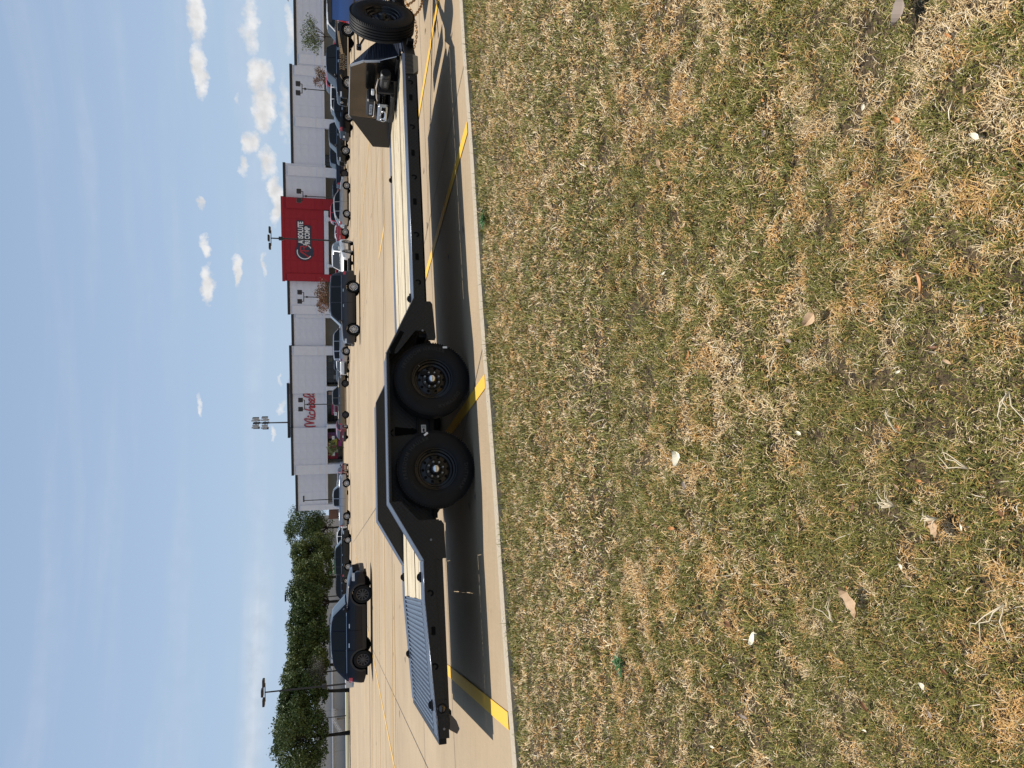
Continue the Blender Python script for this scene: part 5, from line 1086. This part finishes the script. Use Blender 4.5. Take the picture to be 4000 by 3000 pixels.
aw = empty('awning_sign', (gx(2200, 150), 150, 0)); tag(aw, 'green awning with white capital letters low behind the trees', 'sign')
mb = MB(); mb.prism([(-2.1, 1.3), (2.1, 1.3), (2.1, 3.1), (1.6, 3.35), (-2.1, 3.35)], 0, 1.2, 'y'); mb.build('awning', mat('awning_green', (.015, .13, .03), .6), aw)
mb = MB(); add_text(mb, 'BEVERAGES', lambda x, y, z: (x * 1.0, -.02, 2.55 + y), size=.80, bold=.018); mb.build('awning_lettering', M_white, aw)
mb = MB(); mb.box(-1.9, -1.7, .4, .6, 0, 1.4); mb.box(1.7, 1.9, .4, .6, 0, 1.4); mb.build('awning_post', M_grayw, aw)
bb = empty('brick_wall', (gx(2015, 178), 178, 0)); mb = MB(); mb.box(-1.2, .8, 0, 3, 0, 3.6); q = mb.build('brick_wall', mat('brown_brick', (.20, .10, .07), .9, noise_amt=.3, noise_scale=6), None); bpy.data.objects.remove(bb); q.location = (gx(2006, 180), 180, 0); tag(q, 'brown brick wall end glimpsed at the corner of the white store', 'wall')
for (y, D, h) in [(2300, 128, 1.9), (2350, 128, 1.5), (2395, 130, 1.4)]:
    mb = MB(); mb.box(-1.0, 1.0, 0, .25, 0, h * .6, .03); mb.box(-1.0, 1.0, -.02, .0, h * .6 - .3, h * .6 - .1); o = mb.build('yellow_barrier', mat('barrier_yellow', (.45, .36, .07), .7)); o.location = (gx(y, D), D, .14); tag(o, {2300: 'yellow kerb barrier nearest the green awning', 2350: 'middle yellow kerb barrier behind the navy crossover bonnet', 2395: 'yellow kerb barrier farthest from the green awning'}[y], 'barrier', 'yellow kerb barriers')
# ------------------------------------------------------------------ lamp posts
M_pole = mat('bronze_pole', (.018, .016, .016), .5)
def lamp(ysrc, D, h, label, heads='three', lean=0, base=None):
    root = empty('lamp_post', (gx(ysrc, D), D, 0)); tag(root, label, 'lamp post', 'parking lot lamp posts')
    mb = MB(); mb.tube([(0, 0, 0), (0, 0, h)], [.10, .075], 8); pole = mb.build('pole', M_pole, root, smooth=35)
    if heads == 'three':
        mb = MB(); mb.tube([(-.9, 0, h - .05), (.9, 0, h - .05)], .05, 6); mb.build('cross_arm', M_pole, root)
        for x in (-.95, .0, .95): mb = MB(); mb.box(x - .36, x + .36, -.35, .35, h - .02 + (.12 if x == 0 else 0), h + .20 + (.12 if x == 0 else 0), .04); mb.build('lamp_head', M_pole, root)
    elif heads == 'twin':
        mb = MB(); mb.tube([(-.85, 0, h + .3), (-.85, 0, h), (.85, 0, h), (.85, 0, h + .3)], .09, 6); mb.tube([(-.15, 0, h - .55), (.15, 0, h - .55)], .2, 8); mb.build('cross_arm', M_pole, root)
        for x in (-.85, .85): mb = MB(); mb.box(x - .42, x + .42, -.25, .25, h + .3, h + 1.15, .05); mb.build('lamp_head', M_pole, root)
    elif heads == 'one':
        mb = MB(); mb.box(-.25, .9, -.2, .2, h - .05, h + .22, .04); mb.build('lamp_head', M_pole, root)
    if base: mb = MB(); mb.box(-base, base, -base, base, 0, .78, .04); mb.build('pole_base', mat('white_pole_base', (.55, .55, .55), .8), root)
    if h > 8: mb = MB(); mb.box(-.2, .2, -.2, .2, 2.6 if base else h - 1.4, 3.0 if base else h - .9, .04); mb.build('junction_box' if base else 'floodlight', M_pole, root)
    return root
lamp(2668, 73.5, 8.5, 'tall three-headed lamp post on a white base at the left of the lot', base=.32)
lamp(942, 87, 8.75, 'tall three-headed lamp post rising in front of the red wall')
lamp(2325, 128, 10.2, 'single-headed lamp post among the trees behind the navy crossover', 'one'); lamp(1948, 140, 7.6, 'single square-headed lamp post before the left end of the store', 'one')
for y, lab in ((1578, 'twin square-headed lamp post in front of the red script sign'), (1163, 'twin square-headed lamp post above the reddish bush'), (774, 'twin square-headed lamp post at the right edge of the red wall'), (360, 'twin square-headed lamp post behind the black pickup')): lamp(y, 138, 7.3, lab, 'twin')
lamp(2795, 150, 5.5, 'short dark post beside the far metal stairs', 'none')
# cell tower
ct = empty('cell_tower', (gx(1646, 262), 262, 0)); tag(ct, 'mobile phone mast with clustered antenna panels above the store roof', 'mast')
mb = MB(); mb.tube([(0, 0, 0), (0, 0, 29.5)], [.38, .20], 10); mb.build('mast_pole', mat('mast_steel', (.06, .06, .065), .6), ct)
M_ant = mat('antenna_panel', (.42, .43, .43), .6); 
for zc, rad, hh in ((29.0, 1.55, 2.1), (26.0, 1.75, 2.0)):
    mb = MB()
    for k in range(3):
        a = 2 * PI * k / 3 + .3; b = a + 2 * PI / 3; mb.tube([(rad * math.cos(a), rad * math.sin(a), zc), (rad * math.cos(b), rad * math.sin(b), zc)], .07, 5); mb.tube([(0, 0, zc), (rad * math.cos(a), rad * math.sin(a), zc)], .07, 5); mb.tube([(0, 0, zc - 1.8), (rad * .7 * math.cos(a), rad * .7 * math.sin(a), zc - .1)], .05, 5)
    mb.build('antenna_frame', M_pole, ct)
    for k in range(12):
        a = 2 * PI * k / 12; x, y = rad * 1.15 * math.cos(a), rad * 1.15 * math.sin(a); mb = MB(); mb.box(x - .28, x + .28, y - .16, y + .16, zc - hh / 2 + .3 * math.sin(k * 2), zc + hh / 2 + .3 * math.sin(k * 2)); mb.build('antenna_panel', M_ant if k % 3 else M_pole, ct)
# ------------------------------------------------------------------ trees
def leaf_m(name, c1, c2):
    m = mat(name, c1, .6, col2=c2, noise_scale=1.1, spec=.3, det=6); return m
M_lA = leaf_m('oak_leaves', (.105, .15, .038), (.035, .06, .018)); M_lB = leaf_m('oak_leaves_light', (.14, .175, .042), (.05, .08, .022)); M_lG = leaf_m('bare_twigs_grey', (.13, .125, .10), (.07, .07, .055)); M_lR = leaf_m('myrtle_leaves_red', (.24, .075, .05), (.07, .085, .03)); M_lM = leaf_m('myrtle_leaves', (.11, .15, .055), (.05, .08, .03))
M_bark = mat('dark_bark', (.035, .028, .022), .95, noise_amt=.4, noise_scale=4, bump=.6, bump_scale=12)
def tree(label, ysrc, D, H_, rad, zb, trunk_h, nl, m, seed, lsize=.40, lean=0.0, sq=.75, airy=0.0, grey=False, name='oak_tree', grp=None, trunk_r=.32):
    r = np.random.default_rng(seed); rr = random.Random(seed); root = empty(name, (gx(ysrc, D), D, .1)); tag(root, label, 'tree', grp)
    mb = MB(); cz_ = (H_ + zb) / 2; cl = []
    top_t = (lean * .6, 0, trunk_h)
    mb.tube([(0, 0, -.2), (lean * .15, 0, trunk_h * .4), top_t], [trunk_r, trunk_r * .75, trunk_r * .65], 9)
    nb = 15 if not airy else 11
    for k in range(nb):
        a = 2 * PI * k / nb + rr.uniform(-.3, .3); zz = rr.uniform(zb + .2 * (H_ - zb), H_ - .12 * (H_ - zb)); q = (zz - cz_) / ((H_ - zb) / 2); R_ = rad * math.sqrt(max(.12, 1 - q * q * .85)) * rr.uniform(.35, .82)
        e = (lean + R_ * math.cos(a), R_ * .8 * math.sin(a), zz); mid = (top_t[0] * .5 + e[0] * .5, e[1] * .5, trunk_h * .45 + zz * .5 - .2)
        mb.tube([top_t, mid, e], [trunk_r * .42, trunk_r * .22, .03], 6); cl.append(e)
        for j in range(2): a2 = rr.uniform(0, 6.28); f = (e[0] + rad * .3 * math.cos(a2), e[1] + rad * .3 * math.sin(a2), e[2] + rr.uniform(-.1, .25) * (H_ - zb)); mb.tube([mid, f], [trunk_r * .15, .02], 5); cl.append(f)
    mb.build('trunk', M_bark, root, smooth=True)
    # leaf clumps round the limb ends
    C = []
    for c_ in cl: C.append((c_, rad * rr.uniform(.22, .40)))
    for k in range(int(34 * (1 - airy))):
        a = rr.uniform(0, 6.28); q = rr.uniform(-1, 1); R_ = rad * math.sqrt(max(0, 1 - q * q)) * rr.uniform(.55, .98); C.append(((lean + R_ * math.cos(a), .8 * R_ * math.sin(a), cz_ + q * (H_ - zb) / 2 * .93), rad * rr.uniform(.13, .27)))
    w = np.array([c[1] ** 2 for c in C]); w /= w.sum(); nl = int(nl * (1.5 if not airy else 1)); idx = r.choice(len(C), nl, p=w); cc = np.array([c[0] for c in C])[idx]; cr = np.array([c[1] for c in C])[idx]
    d = r.normal(size=(nl, 3)); d /= np.linalg.norm(d, axis=1)[:, None]; P_ = cc + d * (cr * r.uniform(.25, 1.12, nl) ** .6)[:, None] * np.array([1, 1, sq])
    Hx = H_ + .45 * np.sin(P_[:, 0] * 1.3 + seed) + .3 * np.sin(P_[:, 0] * 3.1 + seed * 2) + r.normal(size=nl) * .22; P_[:, 2] = np.where(P_[:, 2] > Hx, Hx - (P_[:, 2] - Hx) * .8, P_[:, 2]); P_[:, 2] = np.maximum(P_[:, 2], zb - .2 + r.uniform(0, .5, nl))
    s = lsize * r.uniform(.45, 1.15, nl); n1_ = r.normal(size=(nl, 3)); n1_ /= np.linalg.norm(n1_, axis=1)[:, None]; n2_ = np.cross(n1_, r.normal(size=(nl, 3))); n2_ /= np.linalg.norm(n2_, axis=1)[:, None]
    a = n1_ * s[:, None] * .5; b = n2_ * s[:, None] * .28
    V = np.stack([P_ - a, P_ + b, P_ + a, P_ - b], 1).reshape(-1, 3).astype(np.float32)
    me = bpy.data.meshes.new('crown'); me.vertices.add(nl * 4); me.vertices.foreach_set('co', V.ravel()); me.loops.add(nl * 4); me.loops.foreach_set('vertex_index', np.arange(nl * 4, dtype=np.int32)); me.polygons.add(nl); me.polygons.foreach_set('loop_start', np.arange(0, nl * 4, 4, dtype=np.int32)); me.update(calc_edges=True); me.materials.append(m)
    o = bpy.data.objects.new('crown', me); S.collection.objects.link(o); o.parent = root
    return root
GT = 'live oaks along the left verge'
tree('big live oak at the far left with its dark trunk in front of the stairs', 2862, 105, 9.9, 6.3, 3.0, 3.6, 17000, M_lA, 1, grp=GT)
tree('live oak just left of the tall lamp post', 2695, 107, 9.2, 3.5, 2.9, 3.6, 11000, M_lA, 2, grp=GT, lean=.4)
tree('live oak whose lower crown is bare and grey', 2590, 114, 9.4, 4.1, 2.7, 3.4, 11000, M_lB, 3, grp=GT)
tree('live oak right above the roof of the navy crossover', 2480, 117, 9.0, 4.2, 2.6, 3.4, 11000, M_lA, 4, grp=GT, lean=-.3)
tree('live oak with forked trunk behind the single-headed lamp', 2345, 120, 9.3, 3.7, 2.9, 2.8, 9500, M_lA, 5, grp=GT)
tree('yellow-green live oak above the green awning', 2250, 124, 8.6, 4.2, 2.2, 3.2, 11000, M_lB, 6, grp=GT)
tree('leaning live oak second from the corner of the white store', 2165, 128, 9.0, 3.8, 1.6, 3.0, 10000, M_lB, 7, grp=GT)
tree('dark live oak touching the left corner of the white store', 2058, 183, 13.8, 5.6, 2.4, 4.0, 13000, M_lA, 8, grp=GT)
tree('small dead grey crown caught between two green oaks', 2615, 106, 5.9, 2.3, 3.2, 3.2, 2600, M_lG, 9, lsize=.16, airy=.3, trunk_r=.14)
tree('airy green crape myrtle against the white wall at the right', 150, 118, 6.7, 2.9, 3.0, 2.6, 1700, M_lM, 10, lsize=.30, airy=.75, name='myrtle_tree', trunk_r=.10)
tree('small rusty crape myrtle behind the cab of the black pickup', 308, 122, 4.7, 1.7, 2.6, 2.2, 900, M_lR, 11, lsize=.26, airy=.8, name='myrtle_tree', trunk_r=.08)
tree('spreading red-tipped crape myrtle behind the grey crossover', 1165, 120, 4.5, 3.2, 1.6, 1.6, 2300, M_lR, 12, lsize=.27, airy=.6, name='myrtle_tree', trunk_r=.08)
tree('small dark shrub before the craft store posters', 1748, 160, 3.4, 1.7, 1.0, 1.0, 900, M_lA, 13, lsize=.3, airy=.6, name='shrub', trunk_r=.07)
